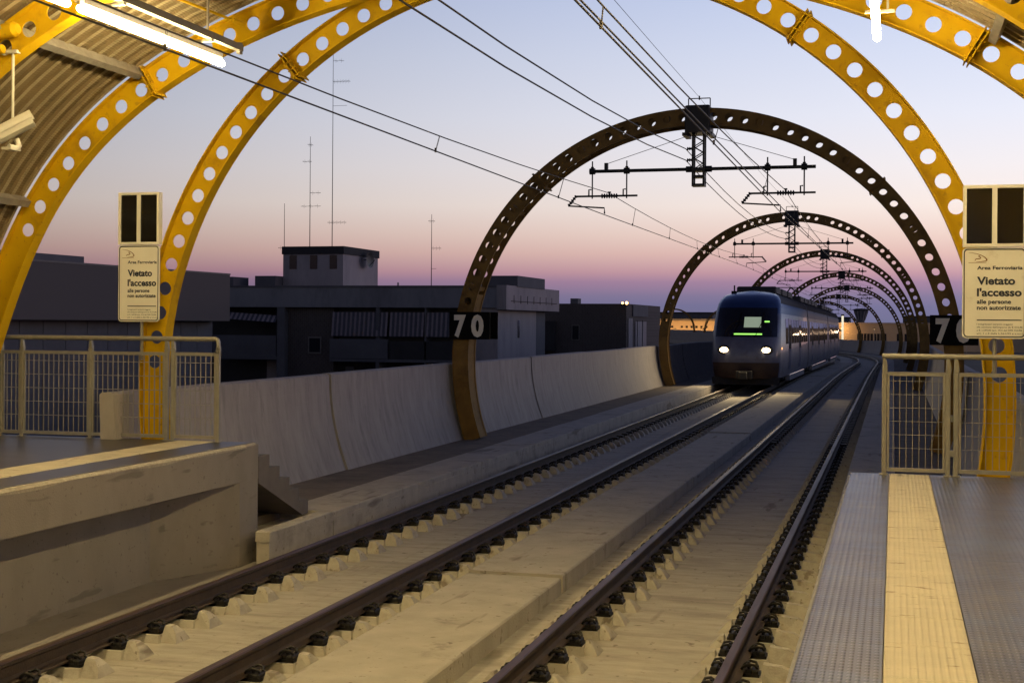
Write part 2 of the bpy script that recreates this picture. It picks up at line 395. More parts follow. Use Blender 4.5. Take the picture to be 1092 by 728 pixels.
# raised concrete strip between the tracks, cast in lengths with open joints
PL0, PL1 = X(-4.19), X(-3.2)
plinth = put(None, 'raised_strip', None, kind='structure')
j = -5.5
seg_edges = [-5.5, 4.0, 13.65]
while seg_edges[-1] < S_END-10: seg_edges.append(seg_edges[-1]+9.6)
for a, b in zip(seg_edges[:-1], seg_edges[1:]):
    mb = MB(); zt = -.08+(-.012 if seg_edges.index(a) % 2 else .006); c = .014
    sweep(mb, [(PL0, -.3), (PL1, -.3), (PL1, zt-c), (PL1-c, zt), (PL0+c, zt), (PL0, zt-c)], stations(a+.035, b-.035, 3.2 if b > 60 else 20))
    mb.build('strip_block', CONCP, plinth)

# kerbs and service walkways along both parapets
def kerb_run(sgn, s_start, name):
    root = put(None, name, None, kind='structure')
    e0, e1 = X(-7.36), X(-6.64)
    s = s_start; first = True
    while s < 260:
        L = 3.2
        zt = .13+random.uniform(-.006, .006); c = .012
        p = [(e0, -.3), (e1, -.3), (e1, zt-.085), (e1-.004, zt-.08), (e1-.004, zt-c), (e1-c, zt), (e0, zt)]
        if sgn > 0: p = [(-a, b) for a, b in reversed(p)]
        mb = MB(); sweep(mb, p, [s+.006, s+L-.006]); mb.build('kerb_stone', CONCE, root)
        s += L
    w0, w1 = X(-8.75), X(-7.36)-.004
    p = [(w0, -.3), (w1, -.3), (w1, .105), (w0, .105)]
    if sgn > 0: p = [(-a, b) for a, b in reversed(p)]
    mb = MB(); sweep(mb, p, stations(s_start-1.2, S_END)); mb.build('walkway_surface', WALKM, root)
    p = [(e0, -.3), (e1, -.3), (e1, .13), (e0, .13)]
    if sgn > 0: p = [(-a, b) for a, b in reversed(p)]
    mb = MB(); sweep(mb, p, stations(s, S_END)); mb.build('kerb_run', CONCE, root)
kerb_run(-1, 16.0, 'left_service_walkway')
kerb_run(1, 13.6, 'right_service_walkway')

# ------------------------------------------------------------------ parapet walls: curved precast panels
def wall_panel_mesh(sgn, L):
    b = MB(); zs = [.02+.195*i for i in range(9)]; zs[-1] = 1.60
    prof_in = []
    for z in zs:
        t = max(0, (1.58-z)/1.45); prof_in.append((X(-8.67)+.29*t*t, z))
    prof = prof_in+[(X(-8.71), 1.625), (X(-8.83), 1.625), (X(-8.86), 1.60), (X(-8.80), -.3), (X(-8.38), -.3)]
    if sgn > 0: prof = [(-a, z) for a, z in prof]
    n = len(prof); ys = (.018, L-.018)
    vs = [(a, y, z) for y in ys for a, z in prof]
    fs = [(i, (i+1) % n, n+(i+1) % n, n+i) for i in range(n)]+[tuple(range(n-1, -1, -1)), tuple(range(n, 2*n))]
    if sgn > 0: fs = [tuple(reversed(f)) for f in fs]
    b.add(vs, fs); return b
for sgn, lab in ((-1, 'curved grey concrete parapet wall along the left side of the viaduct'), (1, 'curved grey concrete parapet wall along the right side of the viaduct, behind the right fence')):
    me = wall_panel_mesh(sgn, 6.4).mesh('panel', CONCW)
    root = empty('parapet_wall', lab, 'wall', (XA, 14.3, 0), group='viaduct parapet walls')
    inv = Matrix.Translation((-XA, -14.3, 0))
    k = 0
    while 14.3+6.4*k < S_END-6:
        s = 14.3+6.4*k
        M2 = inv @ frame(s+3.2) @ Matrix.Translation((random.uniform(-.014, .014), -3.2, random.uniform(-.012, .012)))
        put(me, 'panel', root, mat=M2); k += 1

# ------------------------------------------------------------------ platforms
HP = 1.079
rp = put(None, 'right_platform', None, kind='structure')
MB().box(-.30, 6.0, -9, 13.44, -.30, HP-.06).build('platform_base', CONCD, rp)
xs = [(-.389, -.034), (.326, 2.4), (2.4, 4.6), (4.6, 6.0)]
for xa, xb in xs:
    y = 13.46
    while y > -6:
        L = 2.4
        MB().bbox(xa+.002, xb-.002, y-L+.0015, y, HP-.056, HP, .0015).build('floor_plate', FLOORM, rp, loc=(0, 0, 0)); y -= L
y = 13.46
while y > -6:
    MB().bbox(-.032, .324, y-.597, y, HP-.056, HP+.004, .004).build('tactile_tile', TACT, rp); y -= .6
MB().box(-.394, -.378, -6, 13.463, HP-.08, HP+.003).build('edge_trim', TRAYM, rp)

lp = put(None, 'left_platform', None, kind='structure')
XE = -6.944
b = MB(); b.bbox(-13.0, XE, -9, 14.52, .68, HP, .018); b.build('platform_slab', CONCD, lp)
# recessed wall under the slab, splaying out to the end pier
wb = MB()
pl = [(-13, -9), (-7.42, -9), (-7.42, 12.95), (XE-.004, 14.05), (XE-.004, 14.5), (-13, 14.5)]
wb.prism(pl, -.3, .678, axis='z'); wb.build('platform_wall', CONCD, lp)
fl = MB()      # dusty ledge at the foot of the wall
fl.add([(-7.5, -6, SLAB_Z+.012), (-6.76, -6, SLAB_Z+.012), (-6.76, 14.4, SLAB_Z+.012), (-7.5, 14.4, SLAB_Z+.012)], [(0, 1, 2, 3)])
fl.build('gravel_ledge', CONCD, lp)
st = MB(); rnd = random.Random(3)   # bare lime edge
yy = [-4+.35*i for i in range(53)]
vs = []; fs = []
for i, y in enumerate(yy):
    w = .006+.035*rnd.random()**2
    vs += [(XE-.016-w, y, HP+.004), (XE-.016, y, HP+.004), (XE+.003, y, HP-.02), (XE+.003, y, HP-.02-.03*rnd.random())]
for i in range(len(yy)-1):
    for k in range(3): fs.append((4*i+k, 4*i+k+1, 4*i+5+k, 4*i+4+k))
st.add(vs, [tuple(reversed(f)) for f in fs]); st.build('worn_edge', CHIP, lp)
y = 14.45
while y > -6:
    MB().bbox(-7.92, -7.48, y-.597, y, HP-.02, HP+.008, .004).build('tactile_tile', TACT, lp); y -= .6
FLD = material('left_floor_tile', (.065, .058, .052), (.042, .038, .034), .36, scale=2, bump=.1, bscale=30, stain=(.1, .085, .068), stain_scale=1.2)
MB().box(-13, -7.93, -6, 14.5, HP-.01, HP+.004).build('floor_sheet', FLD, lp)
MB().box(-7.47, -7.03, -6, 14.5, HP-.01, HP+.004).build('floor_sheet', FLD, lp)

# stairs from the left platform down to the walkway
sr = empty('concrete_stairs', 'small concrete staircase stepping down from the end of the left platform', 'stairs', (-7.4, 14.53, 0))
def stairs():
    b = MB(); n = 6; rise = (HP-.12)/n; tread = .278; x0, x1 = .45, -.55
    prof = []; y, z = 0.0, HP-.155
    prof.append((0.0, z))
    for i in range(n-1):
        prof.append((y+tread, z)); y += tread; z -= rise
        prof.append((y, z))
    prof.append((y, .1)); prof.append((y-.16, .1)); prof.append((0.0, .62))
    b.prism(prof, x1, x0, axis='x'); return b
STAIRM = material('stair_concrete', (.165, .148, .138), (.125, .113, .106), .85, scale=4, bump=.2)
stairs().build('flight', STAIRM, sr)
lk = MB(); lk.box(-.6, .62, .0, 1.5, -.3, .0); lk.build('footing', CONCE, sr)
lk = MB(); lk.box(.60, .752, -.36, 1.47, -.3, .02); lk.bbox(.59, .77, -.38, 1.47, .02, .135, .012); lk.build('kerb_cap', CONCE, sr)
MB().box(-.9, -.4, -.5, 1.6, -.3, .1).build('back_fill', WALKM, sr)

# ------------------------------------------------------------------ arches
class Curve2:
    """arc-length sampled closed-form curve with outward normals"""
    def __init__(s, a, b, hc, t0, t1, n=900):
        s.p = []; s.nn = []; s.L = [0]
        for i in range(n+1):
            t = t0+(t1-t0)*i/n
            s.p.append((a*cos(t), hc+b*sin(t))); q = (cos(t)/a, sin(t)/b); l = math.hypot(*q); s.nn.append((q[0]/l, q[1]/l))
            if i: s.L.append(s.L[-1]+math.hypot(s.p[i][0]-s.p[i-1][0], s.p[i][1]-s.p[i-1][1]))
        s.total = s.L[-1]
    @classmethod
    def through(cls, pts, n=40):
        s = cls.__new__(cls); s.p = []
        P_ = [pts[0]]+pts+[pts[-1]]
        for i in range(1, len(P_)-2):
            p0, p1, p2, p3 = P_[i-1:i+3]
            for k in range(n):
                t = k/n
                s.p.append(tuple(.5*((2*p1[j])+(-p0[j]+p2[j])*t+(2*p0[j]-5*p1[j]+4*p2[j]-p3[j])*t*t+(-p0[j]+3*p1[j]-3*p2[j]+p3[j])*t**3) for j in (0, 1)))
        s.p.append(pts[-1]); s.nn = []; s.L = [0]
        for i in range(len(s.p)):
            a, b = s.p[max(0, i-3)], s.p[min(len(s.p)-1, i+3)]; dx, dz = b[0]-a[0], b[1]-a[1]; l = math.hypot(dx, dz); s.nn.append((dz/l, -dx/l))
            if i: s.L.append(s.L[-1]+math.hypot(s.p[i][0]-s.p[i-1][0], s.p[i][1]-s.p[i-1][1]))
        s.total = s.L[-1]; return s
    def at(s, l, h=0.0):
        l = min(max(l, 0), s.total); lo, hi = 0, len(s.L)-1
        while hi-lo > 1:
            m = (lo+hi)//2
            if s.L[m] <= l: lo = m
            else: hi = m
        f = (l-s.L[lo])/max(1e-9, s.L[hi]-s.L[lo])
        g = lambda A: (A[lo][0]+(A[hi][0]-A[lo][0])*f, A[lo][1]+(A[hi][1]-A[lo][1])*f)
        p, n = g(s.p), g(s.nn); return p[0]+n[0]*h, p[1]+n[1]*h
def web(cv, hh, y0, y1, pitch, hr, zmin, skip=()):
    """perforated plate between y0 and y1; holes above zmin; returns MB"""
    b = MB(); n = max(1, round(cv.total/pitch)); pt = cv.total/n; K = 16
    for i in range(n):
        c = (i+.5)*pt; cz = cv.at(c)[1]
        def P(ds, dh, y):
            q = cv.at(c+ds, dh); return (q[0], y, q[1])
        if cz > zmin and i not in skip:
            hole = [(hr*cos(2*pi*k/K+pi/K*0), hr*sin(2*pi*k/K)) for k in range(K)]
            outer = []
            for k in range(K):
                ca, sa = cos(2*pi*k/K), sin(2*pi*k/K)
                if k % 4 == 2: outer.append(((pt/2)*(1 if ca > 0 else -1), hh*(1 if sa > 0 else -1)))
                else:
                    f = min(pt/2/abs(ca) if abs(ca) > 1e-6 else 9, hh/abs(sa) if abs(sa) > 1e-6 else 9); outer.append((ca*f, sa*f))
            for y, fl in ((y0, 0), (y1, 1)):
                vs = [P(a, h, y) for a, h in hole]+[P(a, h, y) for a, h in outer]
                fs = [(k, (k+1) % K, K+(k+1) % K, K+k) for k in range(K)]
                if fl: fs = [tuple(reversed(f)) for f in fs]
                b.add(vs, fs)
            vs = [P(a, h, y0) for a, h in hole]+[P(a, h, y1) for a, h in hole]
            b.add(vs, [(k, K+k, K+(k+1) % K, (k+1) % K) for k in range(K)])
        else:
            for y, fl in ((y0, 0), (y1, 1)):
                vs = [P(-pt/2, -hh, y), P(pt/2, -hh, y), P(pt/2, hh, y), P(-pt/2, hh, y)]
                b.add(vs, [(0, 3, 2, 1) if fl else (0, 1, 2, 3)])
    return b
def flange(cv, h0, h1, y0, y1, n=96):
    b = MB(); vs = []
    for i in range(n+1):
        l = cv.total*i/n
        for h, y in ((h0, y0), (h0, y1), (h1, y1), (h1, y0)):
            q = cv.at(l, h); vs.append((q[0], y, q[1]))
    fs = []
    for i in range(n):
        for k in range(4): a, c = 4*i+k, 4*i+(k+1) % 4; fs.append((a, a+4, c+4, c))
    fs += [(0, 1, 2, 3), (4*n+3, 4*n+2, 4*n+1, 4*n)]
    b.add(vs, fs); return b
def splice(cv, l, hh, y0, y1, bolts=True, gap=.02):
    b = MB()
    for dl in (-gap, gap):
        vs = []
        for dd in (-.006, .006):
            for h, y in ((-hh, y0), (hh, y0), (hh, y1), (-hh, y1)):
                q = cv.at(l+dl+dd, h); vs.append((q[0], y, q[1]))
        b.add(vs, [(0, 1, 2, 3), (7, 6, 5, 4), (0, 4, 5, 1), (1, 5, 6, 2), (2, 6, 7, 3), (3, 7, 4, 0)])
    if bolts:
        for i in range(4):
            h = -hh*.72+hh*1.44*i/3
            for y in (y0+.03, y1-.03):
                q0, q1 = cv.at(l-gap-.035, h), cv.at(l+gap+.035, h)
                b.tube([(q0[0], y, q0[1]), (q1[0], y, q1[1])], .011, 6)
    return b
def arch_parts(root, cv, ring, yw, mats, box, pitch, hr, zmin, splices, shw):
    hh = ring/2; nseg = max(1, round(cv.total/pitch)); splices = [round(l*nseg/cv.total)*cv.total/nseg for l in splices]
    if box:
        n = round(cv.total/pitch); dia = [i for i in range(n) if i % 6 == 2]
        for nm, ya_, yb_ in (('front_plate', 0, .014), ('rear_plate', yw-.014, yw)):
            b = web(cv, hh-.012, ya_, yb_, pitch, hr, zmin)
            la, lb = (-.012, .045) if ya_ == 0 else (yw-.045, yw+.012)
            for h0, h1 in ((-hh, -hh+.012), (hh-.012, hh)):
                f_ = flange(cv, h0, h1, la, lb); b.add(f_.v, f_.f)
            b.build(nm, mats, root)
        lo_l = next(cv.L[i] for i in range(len(cv.p)) if cv.p[i][1] > 3.05)
        for nm, h0, h1 in (('inner_cover', -hh+.013, -hh+.022), ('outer_cover', hh-.022, hh-.013)):
            for a_ in (0, cv.total-lo_l):
                sub = Curve2.through([cv.at(a_+lo_l*i/12) for i in range(13)], 8)
                flange(sub, h0, h1, .0145, yw-.0145, 24).build(nm, mats, root)
        pt_ = cv.total/n
        for i in dia:
            c_ = (i+.5)*pt_
            if cv.at(c_)[1] < zmin: continue
            sub = Curve2.through([cv.at(c_+d_) for d_ in (-.045, -.02, 0, .02, .045)], 3)
            flange(sub, -hh+.03, hh-.03, .0145, yw-.0145, 3).build('spacer', mats, root)
        for l in splices: splice(cv, l, hh+.03, -.05, yw+.05, False, .01).build('splice_plate', mats, root)
    else:
        web(cv, hh-.014, yw/2-.007, yw/2+.007, pitch, hr, zmin).build('web', mats, root)
        flange(cv, -hh, -hh+.016, 0, yw).build('inner_flange', mats, root)
        flange(cv, hh-.016, hh, 0, yw).build('outer_flange', mats, root)
        for l in splices: splice(cv, l, hh+.035, -.045, yw+.045).build('splice_plate', mats, root)
def arclen_at_x(cv, x, top=True):
    best = min(range(len(cv.p)), key=lambda i: abs(cv.p[i][0]-x)+(0 if (cv.p[i][1] > 1.7) else 9)); return cv.L[best]
# A: the end arch of the station canopy, and its neighbours nearer the camera
CA_IN = [(6.78, 1.0), (6.57, 1.6), (6.335, 2.34), (6.165, 2.87), (5.85, 3.6), (5.44, 4.2), (4.46, 5.0), (3.22, 5.59), (2.0, 5.94), (1.0, 6.1)]
ca0 = Curve2.through(CA_IN+[(0, 6.15)]+[(-a, b) for a, b in reversed(CA_IN)])
sm_ = [ca0.at(ca0.total*i/60, .165) for i in range(61)]
for _ in range(14):
    sm_ = [sm_[0]]+[tuple(.25*sm_[i-1][j]+.5*sm_[i][j]+.25*sm_[i+1][j] for j in (0, 1)) for i in range(1, 60)]+[sm_[-1]]
ca = Curve2.through(sm_, 16)
YB_CANOPY = [14.0, 11.5, 9.0, 6.5, 4.0, 1.5]
LAB_A = ['wide yellow perforated canopy arch at the very end of the station roof', 'yellow canopy beam crossing the upper left corner beside the tie tube']
first = None
for i, yc in enumerate(YB_CANOPY):
    lab = LAB_A[i] if i < 2 else 'yellow canopy arch over the platforms behind the photographed corner beam'
    if first is None:
        first = empty('canopy_arch', lab, 'arch', (XA, yc, 0), group='yellow station canopy arches')
        arch_parts(first, ca, .33, .16, YEL, False, .31, .078, 3.35, [arclen_at_x(ca, -4.42), arclen_at_x(ca, 4.52)], .2)
    else:
        r = copy_tree(first); r.location = (XA, yc, 0); r['label'] = lab
        if i == 1:
            for c in [c for c in r.children if c.name.startswith('splice')]: bpy.data.objects.remove(c)
# B: the first arch beyond the canopy
cb = Curve2(4.685, 4.685, 1.697, radians(-16), radians(196))
ab = empty('yellow_arch', 'tall yellow perforated arch standing just outside the station canopy', 'arch', (XA, 14.55, 0))
arch_parts(ab, cb, .30, .18, YEL, False, .29, .078, 1.85, [arclen_at_x(cb, -2.86), arclen_at_x(cb, 2.82)], .2)
# viaduct arches
cv7 = Curve2(4.748, 4.748, 1.697, radians(-19.6), radians(199.6))
ARCH_LAB = ['brown perforated arch carrying the black 70 plates, first on the viaduct', 'second brown arch along the viaduct, its foot left of the train front',
            'third brown arch along the viaduct, rising from behind the train roof', 'fourth brown arch along the viaduct above the train',
            'fifth brown arch along the viaduct, right foot on the far bend', 'sixth brown arch along the viaduct, smaller, framing the control tower',
            'seventh brown arch at the bend, ending beside the lit lamp post', 'eighth brown arch, mostly hidden behind the train roof']
arch_s = [26.8+25.6*k for k in range(8)]
FAR_ARCH = [(278.0, 'small distant arch on the far bend, touching the left edge of the train cab'), (326.0, 'small distant arch standing before the middle of the orange-lit facade'),
            (374.0, 'most distant arch, one leg showing left of the second brown arch')]
proto = None
for k, s in enumerate(arch_s):
    if proto is None:
        proto = empty('viaduct_arch', ARCH_LAB[0], 'arch', mat=frame(s), group='brown arches over the viaduct')
        arch_parts(proto, cv7, .332, .5, BRN, True, .297, .077, 2.35, [arclen_at_x(cv7, -3.2), arclen_at_x(cv7, 3.45)], .5)
    else:
        r = copy_tree(proto); r.matrix_basis = frame(s); r['label'] = ARCH_LAB[k]
for s, lab in FAR_ARCH:
    r = copy_tree(proto); r.matrix_basis = frame(s); r['label'] = lab

# ------------------------------------------------------------------ catenary supports hung under the viaduct arches
def insulator(b, p0, p1, n, r0, r1):
    p0, p1 = Vector(p0), Vector(p1); pts = []; rs = []
    for i in range(n):
        for f, r in ((0.1, r0), (.35, r1), (.6, r1), (.9, r0)):
            pts.append(p0.lerp(p1, (i+f)/n)); rs.append(r)
    b.tube(pts, rs, 8)
def support(root, flip):
    yc = .25; m = DARKST
    b = MB(); b.bbox(-.24, .24, -.06, .56, 6.14, 6.66, .02); b.box(-.29, -.19, -.04, .54, 6.08, 6.14); b.box(.19, .29, -.04, .54, 6.08, 6.14); b.build('clamp_box', m, root)
    b = MB()
    for a, c in (((-.21, yc, 6.66), (-.21, yc, 6.83)), ((-.21, yc, 6.83), (.21, yc, 6.83)), ((.21, yc, 6.83), (.21, yc, 6.66))): b.tube([a, c], .011, 6)
    b.tube([(0, yc, 6.8), (0, yc, 6.88)], .014, 6); b.build('top_frame', m, root)
    b = MB()
    for sx in (-1, 1):
        for sy in (-1, 1): b.bar((sx*.105, yc+sy*.1, 6.14), (sx*.105, yc+sy*.1, 5.12), .042)
    n = 6
    for i in range(n):
        za, zb = 6.1-.108*i, 6.1-.108*(i+1); sx = 1 if i % 2 else -1
        for sy in (-1, 1): b.bar((sx*.09, yc+sy*.1, za), (-sx*.09, yc+sy*.1, zb), .018)
        for q in (-1, 1): b.bar((q*.105, yc-.1*sx, za), (q*.105, yc+.1*sx, zb), .018)
    for z in (5.43, 5.31, 5.145): b.box(-.125, .125, yc-.12, yc+.12, z-.025, z+.025)
    b.build('lattice_mast', m, root)
    b = MB(); b.tube([(-2.14, yc, 5.46), (2.22, yc, 5.46)], .034, 10)
    for x in (-.19, .19): b.tube([(x-.06, yc, 5.46), (x+.06, yc, 5.46)], .06, 8)
    b.build('crossbar', m, root)
    for sx, cen in ((-1, -1.765), (1, 1.66)):
        hx = (cen-.345, cen+.345)
        for x in hx:
            b = MB(); b.tube([(x, yc, 5.66), (x, yc, 4.92)], .014, 6); b.tube([(x-.055, yc, 5.46), (x+.055, yc, 5.46)], .062, 8)
            b.tube([(x, yc, 5.55), (x, yc, 5.4)], .032, 6); b.tube([(x-.02, yc, 5.1), (x-.07, yc, 5.1), (x-.07, yc, 4.97)], .016, 5); b.build('hanger', m, root)
        f = 1 if flip else -1
        e_out = cen+f*.66; e_in = cen-f*.56
        b = MB(); b.tube([(e_in, yc, 4.97), (e_out, yc, 4.97)], .02, 8)
        insulator(b, (cen-.17, yc, 4.97), (cen+.17, yc, 4.97), 7, .022, .05)
        b.tube([(cen, yc, 4.97), (cen, yc, 5.04)], .02, 6); b.box(cen-.03, cen+.03, yc-.03, yc+.03, 5.03, 5.055); b.build('support_bar', m, root)
        b = MB(); tip = e_out+f*.17
        insulator(b, (e_out, yc, 4.99), (tip, yc, 4.78), 5, .016, .036)
        b.tube([(tip, yc, 4.785), (tip-f*.73, yc, 4.735), (tip-f*.735, yc, 4.62)], .017, 6); b.build('registration_arm', m, root)
        b = MB(); b.tube([(sx*.24, yc, 6.1), (sx*1.83, yc, 5.6)], .006, 5); b.build('guy_wire', m, root)
        b = MB(); b.box(sx*1.83-.035, sx*1.83+.035, yc-.035, yc+.035, 5.48, 5.62); b.build('guy_anchor', m, root)
    for z in (5.86, 5.64):
        b = MB(); insulator(b, (-.12, yc, z), (-.24, yc, z), 3, .018, .035); b.build('feeder_insulator', m, root)
CS = ['catenary support with lattice mast hanging from the arch with 70 plates', 'catenary support with lattice mast under the second viaduct arch', 'catenary support under the third viaduct arch',
      'catenary support under the fourth viaduct arch', 'catenary support under the fifth viaduct arch', 'catenary support under the sixth viaduct arch', 'catenary support under the seventh viaduct arch']
protoS = {}
for k, s in enumerate(arch_s[:7]):
    f = k % 2
    if f not in protoS:
        r = empty('catenary_support', CS[k], 'catenary support', mat=frame(s), group='catenary supports'); support(r, bool(f)); protoS[f] = r
    else:
        r = copy_tree(protoS[f]); r.matrix_basis = frame(s); r['label'] = CS[k]

# ------------------------------------------------------------------ overhead wires
def pt(s, x, z, dy=.25): return frame(s) @ Vector((x, dy, z))
def contact_x(k, cen):
    f = 1 if k % 2 else -1; return cen+f*.83-f*.735
SUP = [-8.0]+arch_s[:8]
def wire(name, label, cat, pts, r, group=None):
    return MB().tube(pts, r, 6).build(name, WIREM, label=label, category=cat, group=group)
for cen, nm in ((-1.765, 'left'), (1.66, 'right')):
    cp, mp, dr = [], [], []
    for i in range(len(SUP)-1):
        s0, s1 = SUP[i], SUP[i+1]; x0 = contact_x(i-1, cen) if i else contact_x(1, cen); x1 = contact_x(i, cen)
        n = 10; sag = .3 if i == 0 else .19
        for j in range(n + (1 if i == len(SUP)-2 else 0)):
            t = j/n; s = s0+(s1-s0)*t
            zc = (4.5+.1*t) if i == 0 else 4.6
            zm = 5.03-4*sag*t*(1-t)-(.07*(1-t) if i == 0 else 0)
            cp.append(pt(s, x0+(x1-x0)*t, zc)); mp.append(pt(s, cen+(x0-cen)*.15, zm))
        for j in range(5):
            t = (j+.6)/5.2; s = s0+(s1-s0)*t; zc = (4.5+.1*t) if i == 0 else 4.6; zm = 5.03-4*sag*t*(1-t)-(.07*(1-t) if i == 0 else 0)
            dr.append((s, pt(s, x0+(x1-x0)*t, zc), pt(s, cen+(x0-cen)*.15, zm)))
    wire('contact_wire', f'dark lower contact wire above the {nm} track', 'wire', cp, .0085, 'contact wires')
    mw = wire('messenger_wire', f'dark upper carrier wire with droppers above the {nm} track', 'wire', mp, .0075, 'carrier wires')
    for s, a, c in dr:
        if s < -2 or s > 140: continue
        b = MB()
        for o in (-.012, .012):
            b.tube([a+Vector((0, o, 0)), c+Vector((0, o, 0))], .0032, 4)
        b.tube([a+Vector((0, 0, -.015)), a+Vector((0, 0, .04))], .014, 5); b.build('dropper', WIREM, mw)
for x, z, lab in ((-.26, 5.86, 'dark feeder cable ending at the upper insulator left of the lattice mast'), (-.26, 5.64, 'dark feeder cable ending at the lower insulator left of the lattice mast')):
    pts = []
    for i in range(len(SUP)-1):
        s0, s1 = SUP[i], SUP[i+1]
        for j in range(9 if i == len(SUP)-2 else 8):
            t = j/8; zz = z-4*(.55 if i == 0 else .3)*t*(1-t); pts.append(pt(s0+(s1-s0)*t, x, zz))
    wire('feeder_cable', lab, 'cable', pts, .0095, 'feeder cables')
pts = []
for i in range(len(SUP)-1):
    for j in range(9 if i == len(SUP)-2 else 8):
        t = j/8; pts.append(pt(SUP[i]+(SUP[i+1]-SUP[i])*t, .15-.15*(t if i == 0 else 1), 6.85-4*.1*t*(1-t)))
wire('earth_wire', 'thin earth wire running over the tops of the arches', 'wire', pts, .004)
pts = [pt(s, 1.63, 4.62+.0015*(s-9)) for s in (-8, 4, 14, 26.8, 40, 52.4)]
wire('auxiliary_wire', 'second dark contact cable running close beside the right contact wire', 'wire', pts, .008)

# ------------------------------------------------------------------ canopy roof, purlins
ROOFM = material('roof_sheet_brown', (.17, .122, .062), (.135, .1, .05), .55, metal=.1, scale=3)
RIBM = material('roof_rib_lit_tone', (.33, .28, .18), (.27, .23, .145), .55, metal=.1, scale=5)  # paler ribs: light caught by their flat undersides put into the colour
def add_crimp(m):
    t = m.node_tree; b = t.nodes['Principled BSDF']
    at = t.nodes.new('ShaderNodeAttribute'); at.attribute_name = 'arc'
    a = t.nodes.new('ShaderNodeMath'); a.operation = 'MULTIPLY'; a.inputs[1].default_value = 2*pi/.032; t.links.new(at.outputs['Fac'], a.inputs[0])
    s = t.nodes.new('ShaderNodeMath'); s.operation = 'SINE'; t.links.new(a.outputs[0], s.inputs[0])
    bp = t.nodes.new('ShaderNodeBump'); bp.inputs['Strength'].default_value = .35; bp.inputs['Distance'].default_value = .004
    t.links.new(s.outputs[0], bp.inputs['Height']); t.links.new(bp.outputs[0], b.inputs['Normal'])
add_crimp(ROOFM); add_crimp(RIBM)
canopy = empty('canopy_roof', 'brown corrugated barrel roof over the station platforms', 'roof', (XA, 0, 0))
cr_ = Curve2.through([ca.at(ca.total*(.07+.86*i/40), .165+.012) for i in range(41)], 16)
def roof():
    b = MB(); prof = []; y = 13.97; arcs = []
    prof.append((y, -.0)); 
    while y > -5.5:
        prof += [(y-.045, 0.0), (y-.06, .03), (y-.17, .03), (y-.185, 0.0), ]; y -= .2
    n = 90; np_ = len(prof); vs = []
    for i in range(n+1):
        l = cr_.total*i/n
        for (yy, h) in prof:
            q = cr_.at(l, h); vs.append((q[0], yy, q[1])); arcs.append(l)
    fs = []; ms = []
    for i in range(n):
        for k in range(np_-1):
            a = i*np_+k; fs.append((a, a+np_, a+np_+1, a+1)); ms.append(1 if prof[k][1] == 0 and prof[k+1][1] == 0 else 0)
    # outer skin a little above, gives the sheet thickness at its edge
    o = len(vs)
    for i in range(n+1):
        l = cr_.total*i/n
        for yy in (13.97, -5.5):
            q = cr_.at(l, .045); vs.append((q[0], yy, q[1])); arcs.append(l)
    for i in range(n):
        a = o+2*i; fs.append((a, a+1, a+3, a+2)); ms.append(0)
        fs.append((i*np_, o+2*i, o+2*i+2, (i+1)*np_)); ms.append(0)
    b.v = vs; b.f = [list(f) for f in fs]; b.m = ms; b.sm = [False]*len(fs)
    me = b.mesh('roof_sheet', [ROOFM, RIBM])
    a = me.attributes.new('arc', 'FLOAT', 'POINT'); a.data.foreach_set('value', arcs)
    return put(me, 'roof_sheet', canopy)
roof()
for x in (-5.85, -4.45, -2.3, 2.3, 4.5, 5.9):
    l = arclen_at_x(ca, x)
    p = ca.at(l, .165-.035); q = ca.at(l, 1.13); a = atan2(q[1]-p[1], q[0]-p[0])
    b = MB(); b.box(-.06, .06, -5.4, 13.98, -.04, .04)
    b.build('purlin', GALV, canopy, mat=Matrix.Translation((p[0], 0, p[1])) @ Matrix.Rotation(-a, 4, 'Y'))
b = MB(); b.tube([(-8.03, 11.46, 5.2), (-8.7, 11.46, 5.13)], .07, 14); b.tube([(-8.03, 11.46, 5.2), (-7.99, 11.46, 5.205)], [.075, .05], 14)
b.tube([(-8.15, 11.46, 5.02), (-8.4, 11.46, 4.98)], .045, 10)
b.build('tie_tube', YEL, label='short fat yellow tie tube beside the corner canopy beam', category='tube')
b = MB(); b.tube([(-6.9, 13.98, 5.71), (-7.05, 13.0, 5.74), (-7.38, 11.6, 5.82)], .016, 8); b.tube([(-6.9, 13.97, 5.71), (-6.93, 13.75, 5.715)], .03, 8)
b.build('bracing_rod', YEL, label='thin ochre bracing rod under the roof right of the tube lamp', category='rod')

